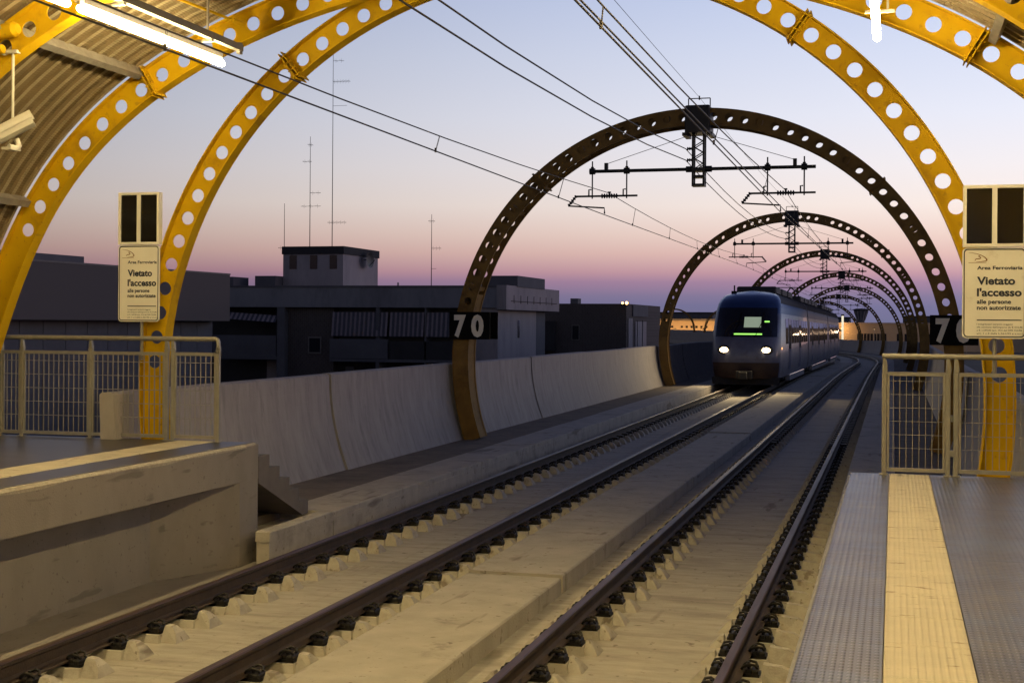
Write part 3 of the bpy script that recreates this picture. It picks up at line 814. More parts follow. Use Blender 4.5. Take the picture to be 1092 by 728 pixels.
# ------------------------------------------------------------------ fluorescent luminaires
def luminaire(root, z, flip):
    L = 2.75
    b = MB(); b.tube([(0, .0, 0), (0, .03, 0), (0, L-.05, 0), (0, L-.02, 0), (0, L, 0)], [.026, .036, .036, .03, .01], 14); o = b.build('lamp_tube', TUBE, root)
    b = MB(); b.prism([(-.022, .05), (.022, .05), (.03, .12), (-.03, .12)], .05, L-.06)
    b.build('ballast_housing', FIXM, root)
    b = MB(); b.box(flip*.14-.035, flip*.14+.035, -.05, L+.12, .15, .22); b.box(flip*.14-.02, flip*.14+.02, L+.06, L+.13, .12, .24); b.build('cable_tray', TRAYM, root)
    for y in (.5, L-.55):
        b = MB(); b.bar((flip*.1, y, .12), (flip*.1, y, .62), .02); b.box(-.1, flip*.16, y-.02, y+.02, .125, .149); b.build('hanger_bracket', GALV, root)
ll = None
for side, xx, zz, fl in (('left', -6.95, 5.21, 1), ('right', -.17, 5.16, 1)):
    for i in range(6):
        yy = 13.6-2.75-2.9*i
        lab = {('left', 0): 'glowing fluorescent tube lamp at upper left under the canopy', ('right', 0): 'glowing fluorescent tube lamp at the top right edge of the picture'}.get((side, i), 'glowing fluorescent tube lamp farther back along the platform')
        if ll is None:
            ll = empty('tube_lamp', lab, 'lamp', (xx, yy, zz), group='fluorescent platform lamps'); luminaire(ll, zz, fl)
        else:
            r = copy_tree(ll); r.location = (xx, yy, zz); r['label'] = lab
            if side == 'right':
                for c in [c for c in r.children if c.name.startswith('cable_tray')]: bpy.data.objects.remove(c)

# ------------------------------------------------------------------ platform end fences
def fence(root, posts, gate_idx, y, mesh_px, mesh_pz, wire_r, rail_x0, rail_x1, hs=1.0, bend=False):
    z0 = 0.0
    def post(x):
        b = MB(); b.bbox(x-.022, x+.022, y-.022, y+.022, z0-.1, z0+.965, .004)
        b.prism([(-.02, .94), (.02, .94), (.045, 1.0), (.02, 1.07), (-.02, 1.07), (-.02, .98)], x-.012, x+.012, axis='x')
        return b
    def posty(x):
        b = MB(); b.bbox(x-.022, x+.022, y-.022, y+.022, z0-.02, z0+.94, .004)
        b.prism([(x-.022, z0+.92), (x+.022, z0+.92), (x+.03, z0+.98), (x+.014, z0+1.075), (x-.014, z0+1.075)], y-.018, y+.018)
        b.box(x-.04, x+.04, y-.04, y+.04, z0, z0+.012)
        b.tube([(x-.012, y-.03, z0+.97), (x-.012, y-.02, z0+.97)], .009, 6); b.tube([(x+.012, y-.03, z0+1.0), (x+.012, y-.02, z0+1.0)], .009, 6)
        return b
    for x in posts: posty(x).build('post', FENM, root)
    b = MB(); pts = [(rail_x0, y, z0+1.095), (rail_x1, y, z0+1.095)]
    if bend: pts = [(rail_x0, y, z0+1.095), (rail_x1-.03, y, z0+1.095), (rail_x1-.008, y, z0+1.085), (rail_x1, y, z0+1.06), (rail_x1, y, z0+.95)]
    b.tube(pts, .026, 12); b.build('handrail', FENM, root)
    for i in range(len(posts)-1):
        xa, xb = posts[i]+.024, posts[i+1]-.024
        if xb-xa < .12: continue
        b = MB(); b.box(xa, xb, y-.016, y+.016, z0+.915, z0+.95); b.box(xa, xb, y-.016, y+.016, z0+.03, z0+.065)
        b.box(xa, xa+.022, y-.012, y+.012, z0+.065, z0+.915); b.box(xb-.022, xb, y-.012, y+.012, z0+.065, z0+.915); b.build('panel_frame', FENM, root)
        b = MB(); n = max(2, round((xb-xa)/mesh_px)); 
        for k in range(1, n):
            x = xa+(xb-xa)*k/n; b.box(x-wire_r, x+wire_r, y-wire_r*1.2, y+wire_r*1.2, z0+.06, z0+.92)
        k = 1
        while k*mesh_pz < .85:
            z = z0+.93-k*mesh_pz+.06; b.box(xa+.005, xb-.005, y+wire_r*1.0, y+wire_r*2.6, z-wire_r*.8, z+wire_r*.8); k += 1
        b.build('wire_mesh', FENM, root)
fl_ = empty('left_fence', 'grey metal mesh fence with handrail closing the left platform end', 'fence')
fence(fl_, [-11.6, -10.98, -10.27, -9.98, -9.06, -8.07, -7.99, -7.42], 0, 14.44, .0655, .15, .0045, -11.8, -7.42, 1.07, bend=True)
fl_.location = (0, 0, HP); fl_.scale = (1, 1, 1.07)
fr_ = empty('right_fence', 'grey metal mesh fence with gate closing the right platform end', 'fence', (0, 0, HP))
fence(fr_, [-.08, .485, .555, 1.55, 2.55, 3.55], 0, 13.4, .06, .124, .0028, -.10, 3.7)
MB().tube([(.52, 13.4, .5), (.52, 13.4, .56)], .016, 8).build('gate_latch', FENM, fr_)
MB().box(.5, .54, 13.37, 13.43, .18, .24).build('gate_stop', FENM, fr_)

# ------------------------------------------------------------------ signs
def text_mesh(txt, width, height, bold=.0, name='lettering', m=None):
    cu = bpy.data.curves.new('t', 'FONT'); cu.body = txt; cu.size = 1.0; cu.offset = bold; cu.resolution_u = 3; cu.fill_mode = 'BOTH'; cu.extrude = 0.0
    o = bpy.data.objects.new('t', cu); me = bpy.data.meshes.new_from_object(o)
    xs_ = [v.co.x for v in me.vertices]; x0, x1 = min(xs_), max(xs_)
    for v in me.vertices: v.co = Vector(((v.co.x-x0)/(x1-x0)*width, 0, v.co.y*height))
    bpy.data.objects.remove(o); bpy.data.curves.remove(cu)
    me.materials.clear(); me.materials.append(m or NAVY); me.name = name
    return me
def rrect(w, h, r, n=5):
    out = []
    for cx, cz, a0 in ((w-r, h-r, 0), (r, h-r, pi/2), (r, r, pi), (w-r, r, 1.5*pi)):
        for k in range(n+1): a = a0+pi/2*k/n; out.append((cx+r*cos(a), cz+r*sin(a)))
    return out
def strip(b, pts, w, y):
    for i in range(len(pts)-1):
        p, q = Vector(pts[i]), Vector(pts[i+1]); d_ = (q-p).normalized(); n_ = Vector((-d_.y, d_.x))
        wa = w[i] if isinstance(w, list) else w; wb = w[i+1] if isinstance(w, list) else w
        vs = [p-n_*wa/2, q-n_*wb/2, q+n_*wb/2, p+n_*wa/2]
        b.add([(v.x, y-.0004*(i % 2), v.y) for v in vs], [(0, 1, 2, 3)])
def warning_sign(label, loc, sx, sz, pole_down, rz):
    root = empty('warning_sign', label, 'sign', loc, group='no access signs at platform ends', rz=rz)
    PW, PH = .555*sx, .83*sz
    b = MB(); b.prism(rrect(PW, PH, .04), -.012, .004); plate = b.build('sign_plate', SIGNW, root)
    b = MB(); o_ = rrect(PW-.022, PH-.022, .035); i_ = rrect(PW-.042, PH-.042, .027); n = len(o_)
    vs = [(x+.011, -.0145, z+.011) for x, z in o_]+[(x+.021, -.0145, z+.021) for x, z in i_]
    b.add(vs, [(k, (k+1) % n, n+(k+1) % n, n+k) for k in range(n)]); b.build('border_line', NAVY, plate)
    TX = .128*sx
    rows = [('Area Ferroviaria', .393, .2, .045, .028), ('Vietato', .33, .336, .098, .035), ("l'accesso", .387, .442, .098, .035), ('alle persone', .296, .512, .055, .028), ('non autorizzate', .38, .567, .055, .028),
            ('I trasgressori saranno soggetti', .31, .706, .021, .004), ("alla sanzione dell'importo da \u20ac 516,46", .395, .733, .021, .004), ('a \u20ac 1.549,00 (art. 19,2 del DPR 753/80,', .395, .762, .021, .004), ('art. 1 c.3 della L.561/93 e s.m.i.)', .4, .791, .021, .004)]
    for t_, w_, d_, h_, bd in rows:
        me = text_mesh(t_, w_*sx, h_*sz, bd); put(me, 'lettering', plate, loc=(TX, -.0145, PH-d_*sz))
    b = MB(); b.add([(TX, -.0145, PH-.666*sz), (TX+.387*sx, -.0145, PH-.666*sz), (TX+.387*sx, -.0145, PH-.657*sz), (TX, -.0145, PH-.657*sz)], [(0, 1, 2, 3)]); b.build('rule_line', NAVY, plate)
    b = MB(); f = lambda px, py: (px/16.55/120*sx, PH-(py-40)/16.55/116*sz)
    strip(b, [f(105, 128), f(180, 134), f(250, 148), f(320, 172), f(380, 205), f(415, 240), f(425, 258), f(400, 276), f(330, 286), f(240, 294)], [.002, .004, .005, .006, .008, .011, .013, .008, .005, .003], -.0145)
    strip(b, [f(105, 306), f(250, 303), f(415, 302)], .004, -.0145)
    strip(b, [f(215, 275), f(230, 240), f(300, 235), f(320, 215), f(275, 190), f(310, 180)], [.003, .008, .009, .009, .007, .004], -.015)
    b.build('emblem', LOGOB, plate)
    bz = PH+.006; BH = .565*sz
    b = MB(); t_ = .03*sx
    for x0, x1, z0, z1 in ((.004, PW, bz, bz+t_), (.004, PW, bz+BH-t_, bz+BH), (.004, .004+t_, bz+t_, bz+BH-t_), (PW-t_, PW, bz+t_, bz+BH-t_), (PW/2-.022*sx, PW/2+.022*sx, bz+t_, bz+BH-t_)):
        b.box(x0, x1, -.03, .05, z0, z1)
    b.box(.01, PW-.006, .05, .056, bz+.01, bz+BH-.01)
    box = b.build('display_box', SIGNW, root)
    for xa, xb in ((.004+t_, PW/2-.022*sx), (PW/2+.022*sx, PW-t_)):
        MB().box(xa+.0005, xb-.0005, -.012, .03, bz+t_+.0005, bz+BH-t_-.0005).build('dark_pane', GLASSD, box)
    b = MB(); b.tube([(PW*.52, .045, BH+bz-.05), (PW*.52, .045, -pole_down)], .02, 10); b.box(PW*.52-.05, PW*.52+.05, .0, .05, .1, .14); b.box(PW*.52-.05, PW*.52+.05, .0, .05, PH-.14, PH-.1)
    b.build('sign_pole', FENM, root)
    return root
warning_sign('white no-access notice under a dark two-pane box on the left platform fence', (-8.735, 14.5, 2.445), .96, 1.07, .45, 0)
warning_sign('white no-access notice under a dark two-pane box on the right platform fence', (.605, 13.45, 2.345), 1.0, 1.0, .36, 0)

def plate70(label, x, z, side):
    root = empty('number_plate', label, 'sign', (x, 26.8-.075, z), group='black 70 distance plates')
    MB().box(0, .85, -.012, .012, 0, .55).build('plate', BLACKP, root)
    me = text_mesh('7', .25, .57, .05, 'digit', CREAM); put(me, 'digit', root, loc=(.1, -.0145, .075))
    me = text_mesh('0', .26, .57, .05, 'digit', CREAM); put(me, 'digit', root, loc=(.46, -.0145, .075))
    MB().box(.1, .14, .012, .03, .2, .3).box(.6, .64, .012, .03, .2, .3).build('bracket', BLACKP, root)
    MB().box(0.02, .83, .63, .65, 0, .55).build('rear_plate', BLACKP, root)
plate70('black plate with cream number 70 on the left leg of first viaduct arch', -8.62, 2.12, -1)
plate70('black plate with cream number 70 on the right leg, partly behind the right notice', .64, 2.1, 1)

# ------------------------------------------------------------------ CCTV camera
cc = empty('cctv_camera', 'white bullet security camera hanging on a thin pole at far left', 'camera', (-8.07, 11.5, 4.25))
b = MB(); b.tube([(0, 0, .75), (0, 0, .06)], .013, 8); b.box(-.06, .06, -.03, .03, .73, .76); b.build('pole', CAMW, cc)
hm = Matrix.Translation((0, 0, .02)) @ Matrix.Rotation(radians(-62), 4, 'Z') @ Matrix.Rotation(radians(30), 4, 'X')
prof = [(.075*cos(a)*1.0, .075*sin(a)) for a in [pi*k/8 for k in range(9)]]+[(-.068, -.05), (-.03, -.075), (.03, -.075), (.068, -.05)]
b = MB(); b.prism(prof, -.26, .2); b.build('housing', CAMW, cc, mat=hm)
pr2 = [(.085*cos(a), .085*sin(a)+.002) for a in [pi*k/8 for k in range(9)]]; pr3 = [(.079*cos(a), .079*sin(a)+.002) for a in [pi*k/8 for k in range(8, -1, -1)]]
b = MB(); b.prism(pr2+pr3, -.36, .22); b.build('sun_shield', CAMW, cc, mat=hm)
b = MB(); b.tube([(0, -.262, 0), (0, -.268, 0)], .052, 12); b.build('lens', GLASSD, cc, mat=hm)
b = MB(); b.tube([(.0, .05, -.07), (.02, .07, -.14), (.03, .02, -.17), (0, -.06, -.16)], .03, 8); b.box(-.05, .05, -.1, .06, -.19, -.165); b.build('swivel_bracket', CAMW, cc)

# ------------------------------------------------------------------ train
TRX = X(-5.4326); TY0, TY1 = 53.2, 113.2
BLUE = material('train_blue', (.028, .06, .17), (.022, .05, .15), .3, scale=3, coat=.3)
TWHT = material('train_pale_grey', (.36, .35, .385), (.29, .285, .315), .3, scale=3, coat=.7, stain=(.2, .19, .2), stain_scale=1.5)
TFRT = material('train_front_paint', (.13, .14, .215), (.1, .11, .17), .35, scale=3, coat=.3, stain=(.06, .05, .05), stain_scale=1.2)
TAPR = material('train_apron', (.05, .028, .026), (.035, .022, .02), .7, scale=5)
TDRK = material('train_skirt_dark', (.03, .028, .028), (.02, .02, .02), .7, scale=5)
TGLS = material('train_window_glass', (.02, .02, .024), (.015, .015, .018), .06, spec=.8)
TROOF = material('train_roof_grey', (.06, .06, .065), (.04, .04, .045), .7, scale=5)
TINT = emit('train_lit_window', (1.0, .62, .25), 1.1)
HEADM = emit('headlight_glow', (1.0, .74, .38), 24.0)
GRN = emit('green_led', (.35, 1.0, .1), 1.4)
DISP = emit('lit_screen', (.62, .8, .48), .3)
ORG = emit('orange_marker', (1.0, .42, .1), 1.6)
train = empty('commuter_train', 'blue and grey electric commuter train with lit headlights coming along the left track', 'train', (XA+TRX, TY0, path(TY0)[0].z-.02))
train.rotation_euler.x = math.atan(-.0055)
HWZ = [(.42, 1.3), (.7, 1.36), (1.0, 1.385), (1.5, 1.39), (1.95, 1.385), (2.4, 1.37), (2.85, 1.345), (3.2, 1.31), (3.45, 1.24), (3.62, 1.12), (3.74, .88), (3.80, .55), (3.82, 0.0)]
def hw(z):
    for (a, p), (c, q) in zip(HWZ[:-1], HWZ[1:]):
        if a <= z <= c: return .935*(p+(q-p)*(z-a)/(c-a))
    return .935*HWZ[0][1]
def rake(z):
    P_ = [(.3, .32), (.6, .12), (1.0, 0), (1.4, .02), (1.9, .16), (2.4, .42), (2.9, .8), (3.3, 1.25), (3.6, 1.9), (3.82, 3.0)]
    for (a, p), (c, q) in zip(P_[:-1], P_[1:]):
        if a <= z <= c:
            t = (z-a)/(c-a); return p+(q-p)*t
    return P_[0][1]
def nose(xn, z): return rake(z)+.55*abs(xn)**3.2
ZR = [.42, .6, .8, 1.0, 1.2, 1.4, 1.65, 1.9, 2.15, 2.4, 2.65, 2.9, 3.1, 3.3, 3.45, 3.6, 3.7, 3.78, 3.815]
XN = [-1+2*i/16 for i in range(17)]
def nose_grid(b, zs, xns, off, mi_f):
    vs = [(xn*(hw(z)+off*.0), nose(xn, z)-off, z) for z in zs for xn in xns]; m = len(xns)
    for i in range(len(zs)-1):
        for k in range(m-1):
            a = i*m+k; zz = (zs[i]+zs[i+1])/2
            b.add([vs[a], vs[a+1], vs[a+m+1], vs[a+m]], [(0, 1, 2, 3)], mi_f(zz), True)
def merged(b, name, mats, parent):
    o = b.build(name, mats, parent)
    import bmesh
    bm = bmesh.new(); bm.from_mesh(o.data); bmesh.ops.remove_doubles(bm, verts=bm.verts, dist=.001); bm.to_mesh(o.data); bm.free(); return o
CARS = [(0.0, 18.2, True), (18.9, 40.4, False), (41.1, TY1-TY0, False)]
zone = lambda z: 1 if z > 2.9 else (1 if z < .95 and False else 0)
for ci, (ya, yb, front) in enumerate(CARS):
    b = MB()
    if front: nose_grid(b, ZR, XN, 0, lambda z: 1 if z > 2.9 else 3)
    for sg in (-1, 1):
        for i in range(len(ZR)-1):
            z0, z1 = ZR[i], ZR[i+1]
            ys0 = nose(1, z0) if front else ya; ys1 = nose(1, z1) if front else ya
            vs = [(sg*hw(z0), ys0, z0), (sg*hw(z0), yb, z0), (sg*hw(z1), yb, z1), (sg*hw(z1), ys1, z1)]
            zz = (z0+z1)/2
            b.add(vs, [(0, 1, 2, 3) if sg > 0 else (3, 2, 1, 0)], 2 if zz > 3.25 else (1 if zz > 2.85 else 0), True)
    z = 3.815; b.add([(-hw(z), nose(1, z) if front else ya, z), (hw(z), nose(1, z) if front else ya, z), (hw(z), yb, z), (-hw(z), yb, z)], [(0, 1, 2, 3)], 2)
    for y in ([yb] if front else [ya, yb]):
        ring = [(hw(q), y, q) for q in ZR]+[(-hw(q), y, q) for q in reversed(ZR)]
        b.add(ring, [tuple(range(len(ring)))], 0)
    body = merged(b, 'car_body', [TWHT, BLUE, TROOF, TFRT], train)
    # windows and doors, both sides
    y = ya+(3.2 if front else .9); k = 0
    while y+1.5 < yb-.5:
        door = k % 4 == 1
        L = 1.35
        for sg in (-1, 1):
            if door:
                b = MB(); za, zb = .62, 2.75
                for zz0, zz1 in ((.62, 1.0), (1.0, 1.5), (1.5, 1.95), (1.95, 2.4), (2.4, 2.75)):
                    b.add([(sg*(hw(zz0)+.012), y, zz0), (sg*(hw(zz0)+.012), y+L, zz0), (sg*(hw(zz1)+.012), y+L, zz1), (sg*(hw(zz1)+.012), y, zz1)], [(0, 1, 2, 3) if sg > 0 else (3, 2, 1, 0)])
                b.build('door', BLUE, body)
                for o in (.12, .74):
                    b = MB(); b.add([(sg*(hw(1.5)+.022), y+o, 1.5), (sg*(hw(1.5)+.022), y+o+.48, 1.5), (sg*(hw(2.5)+.03), y+o+.48, 2.5), (sg*(hw(2.5)+.03), y+o, 2.5)], [(0, 1, 2, 3) if sg > 0 else (3, 2, 1, 0)]); b.build('door_window', TGLS, body)
            else:
                b = MB(); q = .012
                for zz0, zz1 in ((1.72, 2.05), (2.05, 2.4), (2.4, 2.72)):
                    b.add([(sg*(hw(zz0)+q), y, zz0), (sg*(hw(zz0)+q), y+L, zz0), (sg*(hw(zz1)+q), y+L, zz1), (sg*(hw(zz1)+q), y, zz1)], [(0, 1, 2, 3) if sg > 0 else (3, 2, 1, 0)])
                b.build('window', TGLS, body)
        y += 1.62; k += 1
    # skirts, bogies, roof gear
    for ym in (([ya+3.6, yb-1.2] if front else [ya+1.2, yb-1.2] if ci == 1 else [ya+1.2, yb-3.4])):
        b = MB()
        for wy in (-1.15, 1.15):
            for wx in (-.75, .75):
                pts = [(wx-.06, ym+wy, .43), (wx+.06, ym+wy, .43)]; b.tube(pts, .42, 18, mi=0, smooth=False)
            b.tube([(-.95, ym+wy, .43), (.95, ym+wy, .43)], .09, 8)
        for wx in (-.98, .98): b.bbox(wx-.07, wx+.07, ym-1.6, ym+1.6, .38, .62, .02); b.box(wx-.1, wx+.1, ym-1.35, ym-.95, .28, .5); b.box(wx-.1, wx+.1, ym+.95, ym+1.35, .28, .5)
        b.build('bogie', TDRK, train)
    b = MB()
    segs = ([(ya+5.6, yb-3.2)] if front else [(ya+3.2, yb-3.2)] if ci == 1 else [(ya+3.2, yb-5.6)])
    for s0, s1 in segs:
        for sg in (-1, 1): b.bbox(min(sg*1.1, sg*1.3), max(sg*1.1, sg*1.3), s0, s1, .2, .44, .02)
    b.build('skirt', TWHT, train)
    b = MB(); yy = ya+(4.5 if front else 1.2)
    while yy+3 < yb-.6:
        b.bbox(-.8, .8, yy, yy+2.6, 3.78, 4.05, .05); yy += 3.4
    b.build('roof_unit', TROOF, train)
    if ci < 2: b = MB(); b.box(-1.1, 1.1, yb-.02, CARS[ci+1][0]+.02, .8, 3.4); b.build('gangway', TDRK, train)
# cab front
b = MB(); nose_grid(b, [2.0, 2.2, 2.4, 2.65, 2.9, 3.12], [-.9+1.8*i/14 for i in range(15)], .012, lambda z: 0); merged(b, 'windscreen', TGLS, train)
b = MB(); nose_grid(b, [.42, .6, .8, 1.02], [-.97+1.94*i/14 for i in range(15)], .014, lambda z: 0); merged(b, 'front_apron', TAPR, train)
b = MB(); nose_grid(b, [2.08, 2.13], [-.36+.84*i/6 for i in range(7)], .03, lambda z: 0); merged(b, 'destination_strip', GRN, train)
b = MB(); nose_grid(b, [2.36, 2.76], [-.06+.5*i/4 for i in range(5)], .03, lambda z: 0); merged(b, 'lit_screen', DISP, train)
b = MB(); nose_grid(b, [2.56, 2.61], [.54+.14*i/3 for i in range(4)], .03, lambda z: 0); merged(b, 'indicator', GRN, train)
for sx in (-.5, .35):
    b = MB(); b.tube([(sx, nose(sx/1.37, 1.98)-.03, 1.98), (sx+.22, nose((sx+.2)/1.37, 2.5)-.045, 2.5), (sx+.3, nose((sx+.28)/1.37, 2.95)-.05, 2.95)], .016, 5); b.build('wiper', BLACKP, train)
b = MB(); b.bbox(-.3, .3, -.25, .4, .42, .72, .03); b.tube([(0, -.55, .55), (0, -.2, .55)], .07, 10); b.bbox(-.14, .14, -.62, -.5, .42, .68, .02); b.build('coupler', TDRK, train)
b = MB(); b.add([(-1.25, .35, .18), (1.25, .35, .18), (1.3, .5, .46), (-1.3, .5, .46), (-1.25, 1.0, .18), (1.25, 1.0, .18)], [(0, 1, 2, 3), (0, 4, 5, 1)]); b.build('rail_guard', TDRK, train)
for sx in (-.57, .57):
    y0 = nose(sx, 1.5)
    b = MB(); n = 14
    b.tube([(sx*1.39, y0+.05, 0), (sx*1.39, y0-.04, 0)], [.27, .22], n); b.v = [(x_, y_, 1.5+z_*.68) for x_, y_, z_ in b.v] 
    hl = b.build('headlight', TDRK, train)
    b = MB(); b.tube([(sx*1.39, y0-.03, 0), (sx*1.39, y0-.07, 0)], [.165, .12], n); b.v = [(x_, y_, 1.5+z_*.62) for x_, y_, z_ in b.v]; b.build('lens', HEADM, hl)
    ld = bpy.data.lights.new('headlight_beam', 'SPOT'); ld.energy = 300; ld.color = (1, .76, .42); ld.spot_size = radians(168); ld.spot_blend = 1.0; ld.shadow_soft_size = .12
    lo = bpy.data.objects.new('headlight_beam', ld); COL.objects.link(lo); lo.parent = hl; lo.location = (sx*1.39, y0-.2, 1.5); lo.rotation_euler = (radians(84), 0, pi)
b = MB(); b.bbox(hw(1.55)-.03, hw(1.55)+.02, .95, 1.3, 1.52, 1.6, .01); b.build('side_marker', ORG, train)
b = MB()        # pantograph on the middle car
for sx in (-.5, .5): b.bar((sx*.9, 24.0, 4.1), (sx*.6, 25.2, 4.35), .05)
b.bar((-.3, 25.2, 4.35), (0, 24.2, 4.62), .05); b.bar((.3, 25.2, 4.35), (0, 24.2, 4.62), .05); b.bar((-.8, 24.2, 4.62), (.8, 24.2, 4.62), .05); b.box(-.6, .6, 23.8, 25.4, 3.8, 4.1); b.build('pantograph', TDRK, train)
b = MB(); b.tube([(-.75, 3.2, 3.7), (-.75, 3.2, 4.05)], .03, 6); b.box(-.85, -.65, 3.0, 3.3, 3.7, 3.82); b.build('antenna', TDRK, train)

# ------------------------------------------------------------------ buildings
def tile_material(name, c1, c2, mortar, sx, sy, rough=.85):
    m = bpy.data.materials.new(name); m.use_nodes = True; t = m.node_tree; b = t.nodes['Principled BSDF']
    tc = t.nodes.new('ShaderNodeTexCoord'); mp = t.nodes.new('ShaderNodeMapping'); mp.inputs['Rotation'].default_value = (radians(90), 0, radians(90))
    t.links.new(tc.outputs['Object'], mp.inputs['Vector'])
    br = t.nodes.new('ShaderNodeTexBrick'); br.inputs['Color1'].default_value = (*c1, 1); br.inputs['Color2'].default_value = (*c2, 1); br.inputs['Mortar'].default_value = (*mortar, 1)
    br.inputs['Scale'].default_value = 1.0; br.inputs['Brick Width'].default_value = sx; br.inputs['Row Height'].default_value = sy; br.inputs['Mortar Size'].default_value = .012
    t.links.new(mp.outputs[0], br.inputs['Vector']); t.links.new(br.outputs['Color'], b.inputs['Base Color']); b.inputs['Roughness'].default_value = rough
    return m
BR1 = tile_material('facade_brick', (.1, .082, .078), (.08, .066, .062), (.125, .11, .104), .25, .12)
PL1m = material('render_grey', (.15, .15, .165), (.11, .11, .125), .9, scale=.6, stain=(.11, .11, .12), stain_scale=.5)
PL2m = material('render_pale', (.42, .375, .385), (.34, .305, .315), .9, scale=.7, stain=(.2, .2, .21), stain_scale=.6, stretch=(1, 1, .3))
PL3m = material('render_parapet', (.27, .275, .3), (.2, .2, .225), .9, scale=.5, stain=(.13, .13, .14), stain_scale=.45, stretch=(1, 1, .4))
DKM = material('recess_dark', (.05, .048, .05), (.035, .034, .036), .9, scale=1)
AWN = material('awning_cloth', (.34, .29, .32), (.28, .24, .27), .9, scale=4)
AWN2 = material('awning_stripe', (.1, .1, .13), (.08, .08, .1), .9, scale=4)
WGL = material('window_glass', (.02, .022, .026), (.015, .016, .02), .1)
FRM = material('window_frame', (.22, .2, .18), (.18, .16, .15), .7)

# B1: long flat building close on the left
B1 = empty('brick_building', 'long low dark brick building at far left behind the left fence', 'building', (-30, 35, GZ), rz=radians(-1.5))
MB().box(-16, 0, 0, 23.3, 8.45, 10.55).build('upper_wall', BR1, B1)
MB().box(-16, -.9, 0, 22.6, 0, 8.45).build('lower_wall', PL1m, B1)
MB().box(-16, .02, -.02, 23.32, 10.55, 10.62).build('coping', FRM, B1)
MB().box(-10, -1.2, 6, 13.6, 10.6, 10.95).build('roof_room', PL1m, B1)
for k in range(16): MB().box(-.9, -.87, .6+k*1.42, .6+k*1.42+1.38, 4.4, 8.43).build('cladding_panel', PL1m, B1)
b = MB(); b.tube([(-6, 14.5, 10.6), (-6, 14.5, 12.2)], .025, 5); b.tube([(-6, 14.0, 12.1), (-6, 15.6, 12.1)], .02, 5); b.tube([(-6, 14.4, 11.3), (-6, 15.4, 11.3)], .02, 5)
b.build('roof_aerial', DARKST, label='small TV aerial on the brick building left of the no-access notice', category='aerial')

# B2: apartment block with striped awnings, facade at y = 72
B2 = empty('apartment_block', 'grey flat-roofed apartment block with striped awnings and a roof hut', 'building', (0, 72, 0))
MB().box(-46, -20.5, -.25, 11.8, 3.24, 4.42).build('parapet', PL3m, B2)
MB().box(-46, -20.5, -.31, -.25, 4.34, 4.44).build('parapet_coping', PL1m, B2)
MB().box(-33.3, -20.52, 1.1, 10.6, GZ, 3.24).build('main_wall', PL1m, B2)
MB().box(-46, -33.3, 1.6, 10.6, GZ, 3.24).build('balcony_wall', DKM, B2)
MB().box(-22.3, -20.5, 0, 8.3, GZ, 3.24).build('side_wing', PL2m, B2)
MB().box(-20.5, -19.95, -.3, 11.9, 3.15, 4.46).build('wing_parapet', PL2m, B2)
b = MB()
for i in range(7): b.tube([(-19.93, 1.2+i*1.45, 3.5), (-19.93, 1.2+i*1.45, 3.95)], .014, 5)
b.tube([(-19.92, .6, 3.62), (-19.92, 11.2, 3.62)], .016, 5); b.build('wall_pipes', DKM, B2)
MB().box(-20.49, -20.46, 4.1, 4.45, 1.6, 2.6).build('window', WGL, B2)
for x0, x1 in ((-33.3, -32.84), (-27.4, -27.2), (-24.58, -24.5)): MB().box(x0, x1, -.2, 1.1, GZ, 3.24).build('pillar', PL1m, B2)
MB().box(-32.84, -30.1, .3, 1.1, GZ, 3.24).build('brick_bay', BR1, B2)
w = MB().box(-31.6, -30.8, .24, .3, .66, 1.6).build('window', FRM, B2); MB().box(-31.52, -30.88, .225, .24, .74, 1.52).build('pane', WGL, w)
for x0, x1 in ((-30.0, -26.75), (-26.6, -24.65), (-24.48, -22.4)):
    b = MB(); n = int((x1-x0)/.13); dx = (x1-x0)/n
    for k in range(n):
        xa = x0+k*dx; y_ = -.06 if k % 2 else -.03
        b.add([(xa, y_-.02, 2.98), (xa+dx, y_-.02, 2.98), (xa+dx, y_-.22, 1.66), (xa, y_-.22, 1.66)], [(3, 2, 1, 0)], k % 2)
    b.build('awning', [AWN, AWN2], B2)
MB().box(-30.1, -26.7, -.25, -.05, .42, 1.5).build('balcony_front', PL1m, B2)
MB().box(-26.6, -22.3, -.2, 0, .36, 1.4).build('balcony_front', DKM, B2)
MB().box(-30.1, -22.3, -.25, 1.1, .25, .4).build('balcony_slab', PL1m, B2)
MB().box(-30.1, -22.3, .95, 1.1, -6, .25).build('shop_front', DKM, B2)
for x0, x1 in ((-29.6, -29.1), (-25.0, -23.2)): MB().box(x0, x1, .85, .95, -6, -.05).build('door', PL1m, B2)
b = MB(); n = 26
for k in range(n):
    xa = -37+k*.142; b.add([(xa, -.02, 3.0-.009*k), (xa+.142, -.02, 3.0-.009*(k+1)), (xa+.142, -.4, 2.62-.009*(k+1)), (xa, -.4, 2.62-.009*k)], [(3, 2, 1, 0)], k % 2)
b.build('awning', [AWN, AWN2], B2)
MB().box(-37.2, -33.35, -.25, -.1, .48, 1.65).build('balcony_front', PL1m, B2)
MB().box(-37.2, -33.3, -.25, 1.6, .3, .48).build('balcony_slab', PL1m, B2)
MB().box(-34.7, -33.4, 1.5, 1.6, -2.5, .2).build('door', PL2m, B2)
hut = MB().box(-34.87, -31.07, 4, 9.7, 4.42, 6.4).build('roof_hut', PL2m, B2)
MB().box(-34.93, -31.0, 3.93, 9.8, 6.4, 6.86).build('hut_fascia', DKM, hut)
for xa in (-34.45, -33.14, -31.9):
    MB().box(xa, xa+.45, 3.97, 4.0, 5.53, 6.34).build('hut_window', WGL, hut)
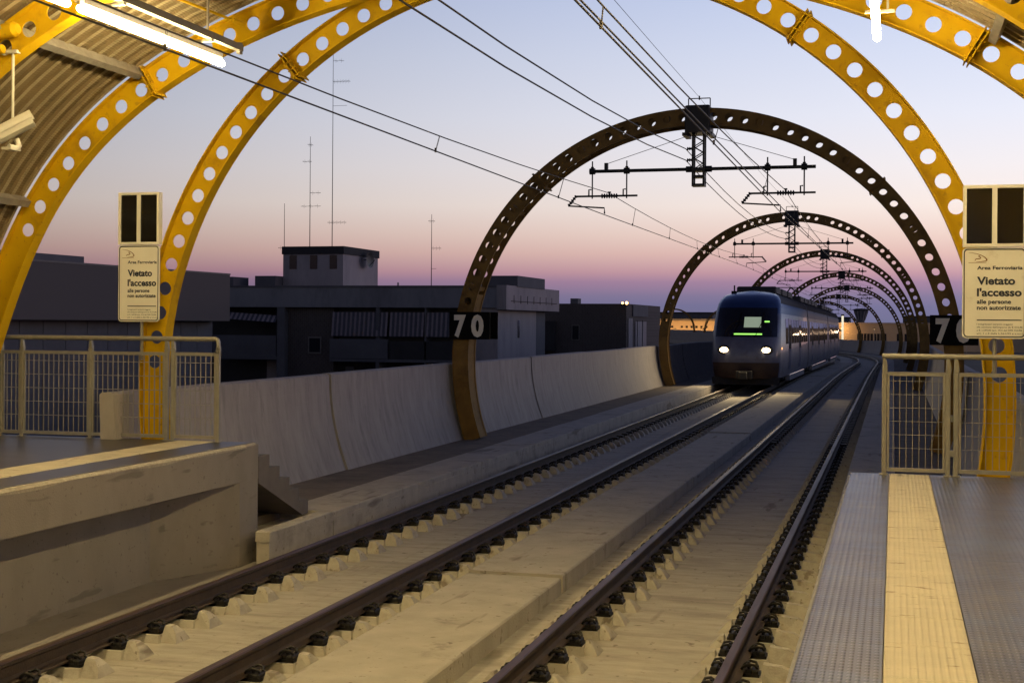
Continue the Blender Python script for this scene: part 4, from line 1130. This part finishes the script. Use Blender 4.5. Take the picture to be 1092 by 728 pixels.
for x0, x1, y0, y1, h in ((-36.2, -34.9, 3, 5, 5.1), (-37.9, -37.1, 2, 4, 5.02), (-40.5, -38.2, 2, 5, 5.02), (-21.6, -19.9, 1.8, 8.0, 5.03)): MB().box(x0, x1, y0, y1, 4.42, h).build('roof_box', PL1m, B2)
b = MB(); b.tube([(-26.3, .3, 4.42), (-26.3, .3, 4.62)], .05, 6); b.build('vent_pipe', PL2m, B2)
dsh = empty('satellite_dish', 'dark satellite dish on the right wall of the roof hut', 'dish', (-30.9, 79.2, 6.2))
b = MB(); n = 16
for r0, r1, d0, d1 in ((0, .25, .0, .02), (.25, .5, .02, .09)):
    for k in range(n):
        a0, a1 = 2*pi*k/n, 2*pi*(k+1)/n
        b.add([(d0+.2, r0*cos(a0)*1.3, r0*sin(a0)), (d0+.2, r0*cos(a1)*1.3, r0*sin(a1)), (d1+.2, r1*cos(a1)*1.3, r1*sin(a1)), (d1+.2, r1*cos(a0)*1.3, r1*sin(a0))], [(0, 1, 2, 3)])
b.build('bowl', DARKST, dsh); MB().bar((-.15, 0, 0), (.2, 0, 0), .05).bar((.2, 0, -.4), (.6, 0, 0), .03).build('bracket', DARKST, dsh)
# aerials on that roof
def aerial(x, y, z0, z1, arms, label):
    b = MB(); b.tube([(0, 0, z0-z0), (0, 0, z1-z0)], [.028, .014], 6)
    r = b.build('aerial_mast', DARKST, label=label, category='aerial', loc=(x, y, z0), group='roof aerials')
    for h, l0, l1, nn_ in arms:
        b = MB(); b.tube([(l0, 0, h), (l1, 0, h)], .01, 5)
        for i in range(nn_):
            xx = l0+(l1-l0)*(i+.5)/nn_; b.tube([(xx, -.3, h), (xx, .3, h)], .006, 4); b.tube([(xx, 0, h-.12), (xx, 0, h+.12)], .006, 4)
        b.build('antenna_arm', DARKST, r)
    return r
aerial(-32.6, 78, 6.8, 18.5, [(1.6, -.3, .9, 5), (8.6, 0, .9, 0), (10.05, 0, 1.1, 6), (11.3, 0, .7, 2)], 'tallest thin aerial mast on the roof hut, reaching the yellow arch')
aerial(-34.05, 78, 6.8, 13.6, [(2.6, -.6, .7, 3), (3.4, 0, .7, 2), (5.3, -.5, .1, 2), (6.3, -.15, .15, 2)], 'second tallest aerial mast, left of the tallest on the roof hut')
aerial(-35.72, 78, 4.5, 9.6, [(2.4, -.4, .2, 2)], 'shortest thin aerial mast at the left edge of the roof hut')
aerial(-26.3, 78, 4.4, 8.8, [(2.4, 0, .6, 3), (4.0, -.2, .2, 2), (1.2, 0, .3, 0)], 'thin lone aerial mast on the flat roof right of the hut')

# B3: further dark block, facade at y = 105
B3 = empty('dark_block', 'low dark flat-roofed building between the apartment block and the second arch', 'building', (0, 105, 0))
MB().box(-29.5, -19.7, 0, 16, GZ, 3.95).build('main_wall', BR1, B3)
MB().box(-24.2, -23.6, .5, 1.6, 3.95, 4.36).build('chimney', PL1m, B3)
w = MB().box(-23.95, -23.35, -.05, 0, 1.15, 2.3).build('window', FRM, B3); MB().box(-23.9, -23.4, -.065, -.05, 1.2, 2.25).build('pane', WGL, B3 if False else w)
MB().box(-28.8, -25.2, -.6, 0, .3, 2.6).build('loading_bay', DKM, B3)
MB().box(-19.7, -19.62, .6, 2.3, GZ, 2.85).build('pale_panel', PL2m, B3)
MB().box(-19.7, -19.6, 2.4, 9.2, 3.0, 3.9).build('side_fascia', PL1m, B3)
MB().box(-19.7, -19.62, 3.6, 8.6, .4, 2.6).build('pale_panel', PL2m, B3)
for y in (4.2, 6.6): MB().box(-19.62, -19.58, y, y+.08, .4, 2.7).build('downpipe', DKM, B3)
lampm = emit('street_light_glow', (1.0, .5, .13), 14)
cl = empty('flood_lamp', 'bright orange floodlight on the dark building corner', 'lamp', (-19.6, 104.6, 3.8))
MB().bar((0, .3, .0), (0, 0, .16), .05).build('arm', DARKST, cl); MB().bbox(-.16, .16, -.1, .1, .1, .3, .02).build('housing', DARKST, cl)
MB().tube([(.02, -.1, .2), (.02, -.13, .2)], .11, 10).build('lens', lampm, cl)
MB().tube([(-.3, -.1, .2), (-.3, -.13, .2)], .07, 10).build('lens', lampm, cl)
MB().bbox(-.38, -.22, -.1, .05, .12, .28, .02).build('housing', DARKST, cl)

# far floodlit terminal beyond the bend
FAC = material('terminal_render', (.42, .36, .28), (.38, .32, .25), .9, scale=.2)
T1 = empty('lit_terminal', 'long low orange-lit building with small square windows left of the train', 'building', (0, 470, 0))
MB().box(-100, -38, 0, 40, GZ, 3.4).build('wall', FAC, T1)
MB().box(-101, -37.5, -.8, 41, 3.4, 4.1).build('roof', PL1m, T1)
for i in range(26):
    if i % 7 == 6: continue
    x = -81+i*1.65
    for z in (-2.2, 1.0): MB().box(x, x+.75, -.05, 0, z, z+.75).build('window', WGL, T1)
T2 = empty('pale_terminal', 'long pale low building with dark window bands on the far right', 'building', (0, 470, 0))
MB().box(-18, 40, 0, 40, GZ, 2.75).build('wall', FAC, T2)
MB().box(-18.5, 40.5, -.5, 41, 2.75, 3.2).build('roof', PL2m, T2)
for i in range(9): MB().box(-11.5+i*1.05, -10.7+i*1.05, -.05, 0, -3.2, -.4).build('window', WGL, T2)
for i in range(10): MB().box(1.0+i*2.4, 2.6+i*2.4, -.05, 0, -3.2, -.4).build('window', WGL, T2)
MB().box(-17.2, -16.4, -.05, 0, .2, 1.2).build('window', WGL, T2)
def flood(x, y, z0, z1, e, label, c=(1.0, .5, .15)):
    r = empty('yard_lamp', label, 'lamp', (x, y, z0), group='yard lamps by the far buildings')
    MB().tube([(0, 0, 0), (0, 0, z1-z0)], [.12, .07], 8).build('pole', GALV, r)
    h = MB().bbox(-.5, .5, -.2, .9, z1-z0, z1-z0+.22, .03).build('lamp_head', DARKST, r)
    ld = bpy.data.lights.new('yard_light', 'POINT'); ld.energy = e; ld.color = c; ld.shadow_soft_size = .4
    lo = bpy.data.objects.new('yard_light', ld); COL.objects.link(lo); lo.parent = h; lo.location = (0, .5, z1-z0-.35)
    MB().box(-.35, .35, .1, .8, z1-z0-.02, z1-z0-.001).build('lens', emit('yard_lens', (1, .62, .25), 4), h)
    return r
for i, x in enumerate((-79, -70, -61, -52, -43)): flood(x, 461.0, GZ, .6, 3000, 'yard lamp in front of the orange-lit building, number %d from the left' % (i+1) if False else ['leftmost yard lamp before the orange-lit building', 'second yard lamp before the orange-lit building', 'middle yard lamp before the orange-lit building', 'fourth yard lamp before the orange-lit building, behind the train', 'last yard lamp before the orange-lit building, behind the train'][i])
flood(-16.5, 466, GZ, 1.6, 1500, 'bright yard lamp at the corner of the pale far building')
for i, x in enumerate((-6, 8, 22)): flood(x, 458, GZ, 1.2, 320, ['yard lamp before the pale far building, under the sixth arch', 'yard lamp before the pale far building, by the third arch foot', 'yard lamp before the pale far building, right end'][i], (1.0, .66, .42))
lpst = empty('lamp_post', 'pale slim lit post standing at the tail of the train', 'lamp', (-13.6, 395, GZ))
MB().tube([(0, 0, 0), (0, 0, 10.9)], .28, 8).build('glowing_column', emit('glowing_column', (1, .9, .62), .9), lpst); MB().bbox(-.45, .45, -.45, .45, 10.9, 11.3, .05).build('cap', DARKST, lpst)  # whole shaft glows; the lit look of the post is put into its material

# control tower
ct = empty('control_tower', 'airport control tower with flared glass cab on the horizon', 'tower', (-15.4, 700, GZ-1.2))
def lathe(pts, n):
    b = MB(); vs = [(r*cos(2*pi*k/n), r*sin(2*pi*k/n), z) for r, z in pts for k in range(n)]
    fs = [(i*n+k, i*n+(k+1) % n, (i+1)*n+(k+1) % n, (i+1)*n+k) for i in range(len(pts)-1) for k in range(n)]
    b.add(vs, fs); b.add(vs[-n:], [tuple(range(n))]); return b
lathe([(2.2, 0), (2.0, 10.5), (1.7, 11.0)], 12).build('shaft', PL1m, ct)
lathe([(1.7, 11.0), (1.75, 11.6), (3.3, 16.2), (3.45, 16.4)], 12).build('cab', PL1m, ct)
for k in range(12):
    a = 2*pi*k/12; MB().bar((1.8*cos(a), 1.8*sin(a), 11.6), (3.38*cos(a), 3.38*sin(a), 16.2), .3).build('mullion', PL2m, ct)
lathe([(3.45, 16.4), (3.6, 16.5), (3.6, 17.2), (2.6, 17.5), (.5, 17.6)], 12).build('roof', DKM, ct)
MB().box(-4.5, 4.5, -4, 4, 0, 9.6).build('base_block', PL1m, ct)

# distant treeline and low houses
def far_block(x0, x1, y, h, label, m):
    r = empty('far_building', label, 'building', (x0, y, GZ), group='low buildings on the horizon')
    MB().box(0, x1-x0, 0, 20, 0, h-GZ).build('wall', m, r); MB().box(-.4, x1-x0+.4, -.4, 20.4, h-GZ, h-GZ+.5).build('roof', DKM, r)
far_block(-100, -70, 560, 6.6, 'low dark building above the orange-lit building, left part', PL1m)
far_block(-66, -34, 600, 8.2, 'low dark building above the orange-lit building, beside the train', PL1m)
far_block(4, 16, 640, 6.0, 'low dark building right of the control tower', PL1m)
far_block(-36, -19, 640, 5.4, 'low dark building left of the control tower behind the train tail', PL1m)
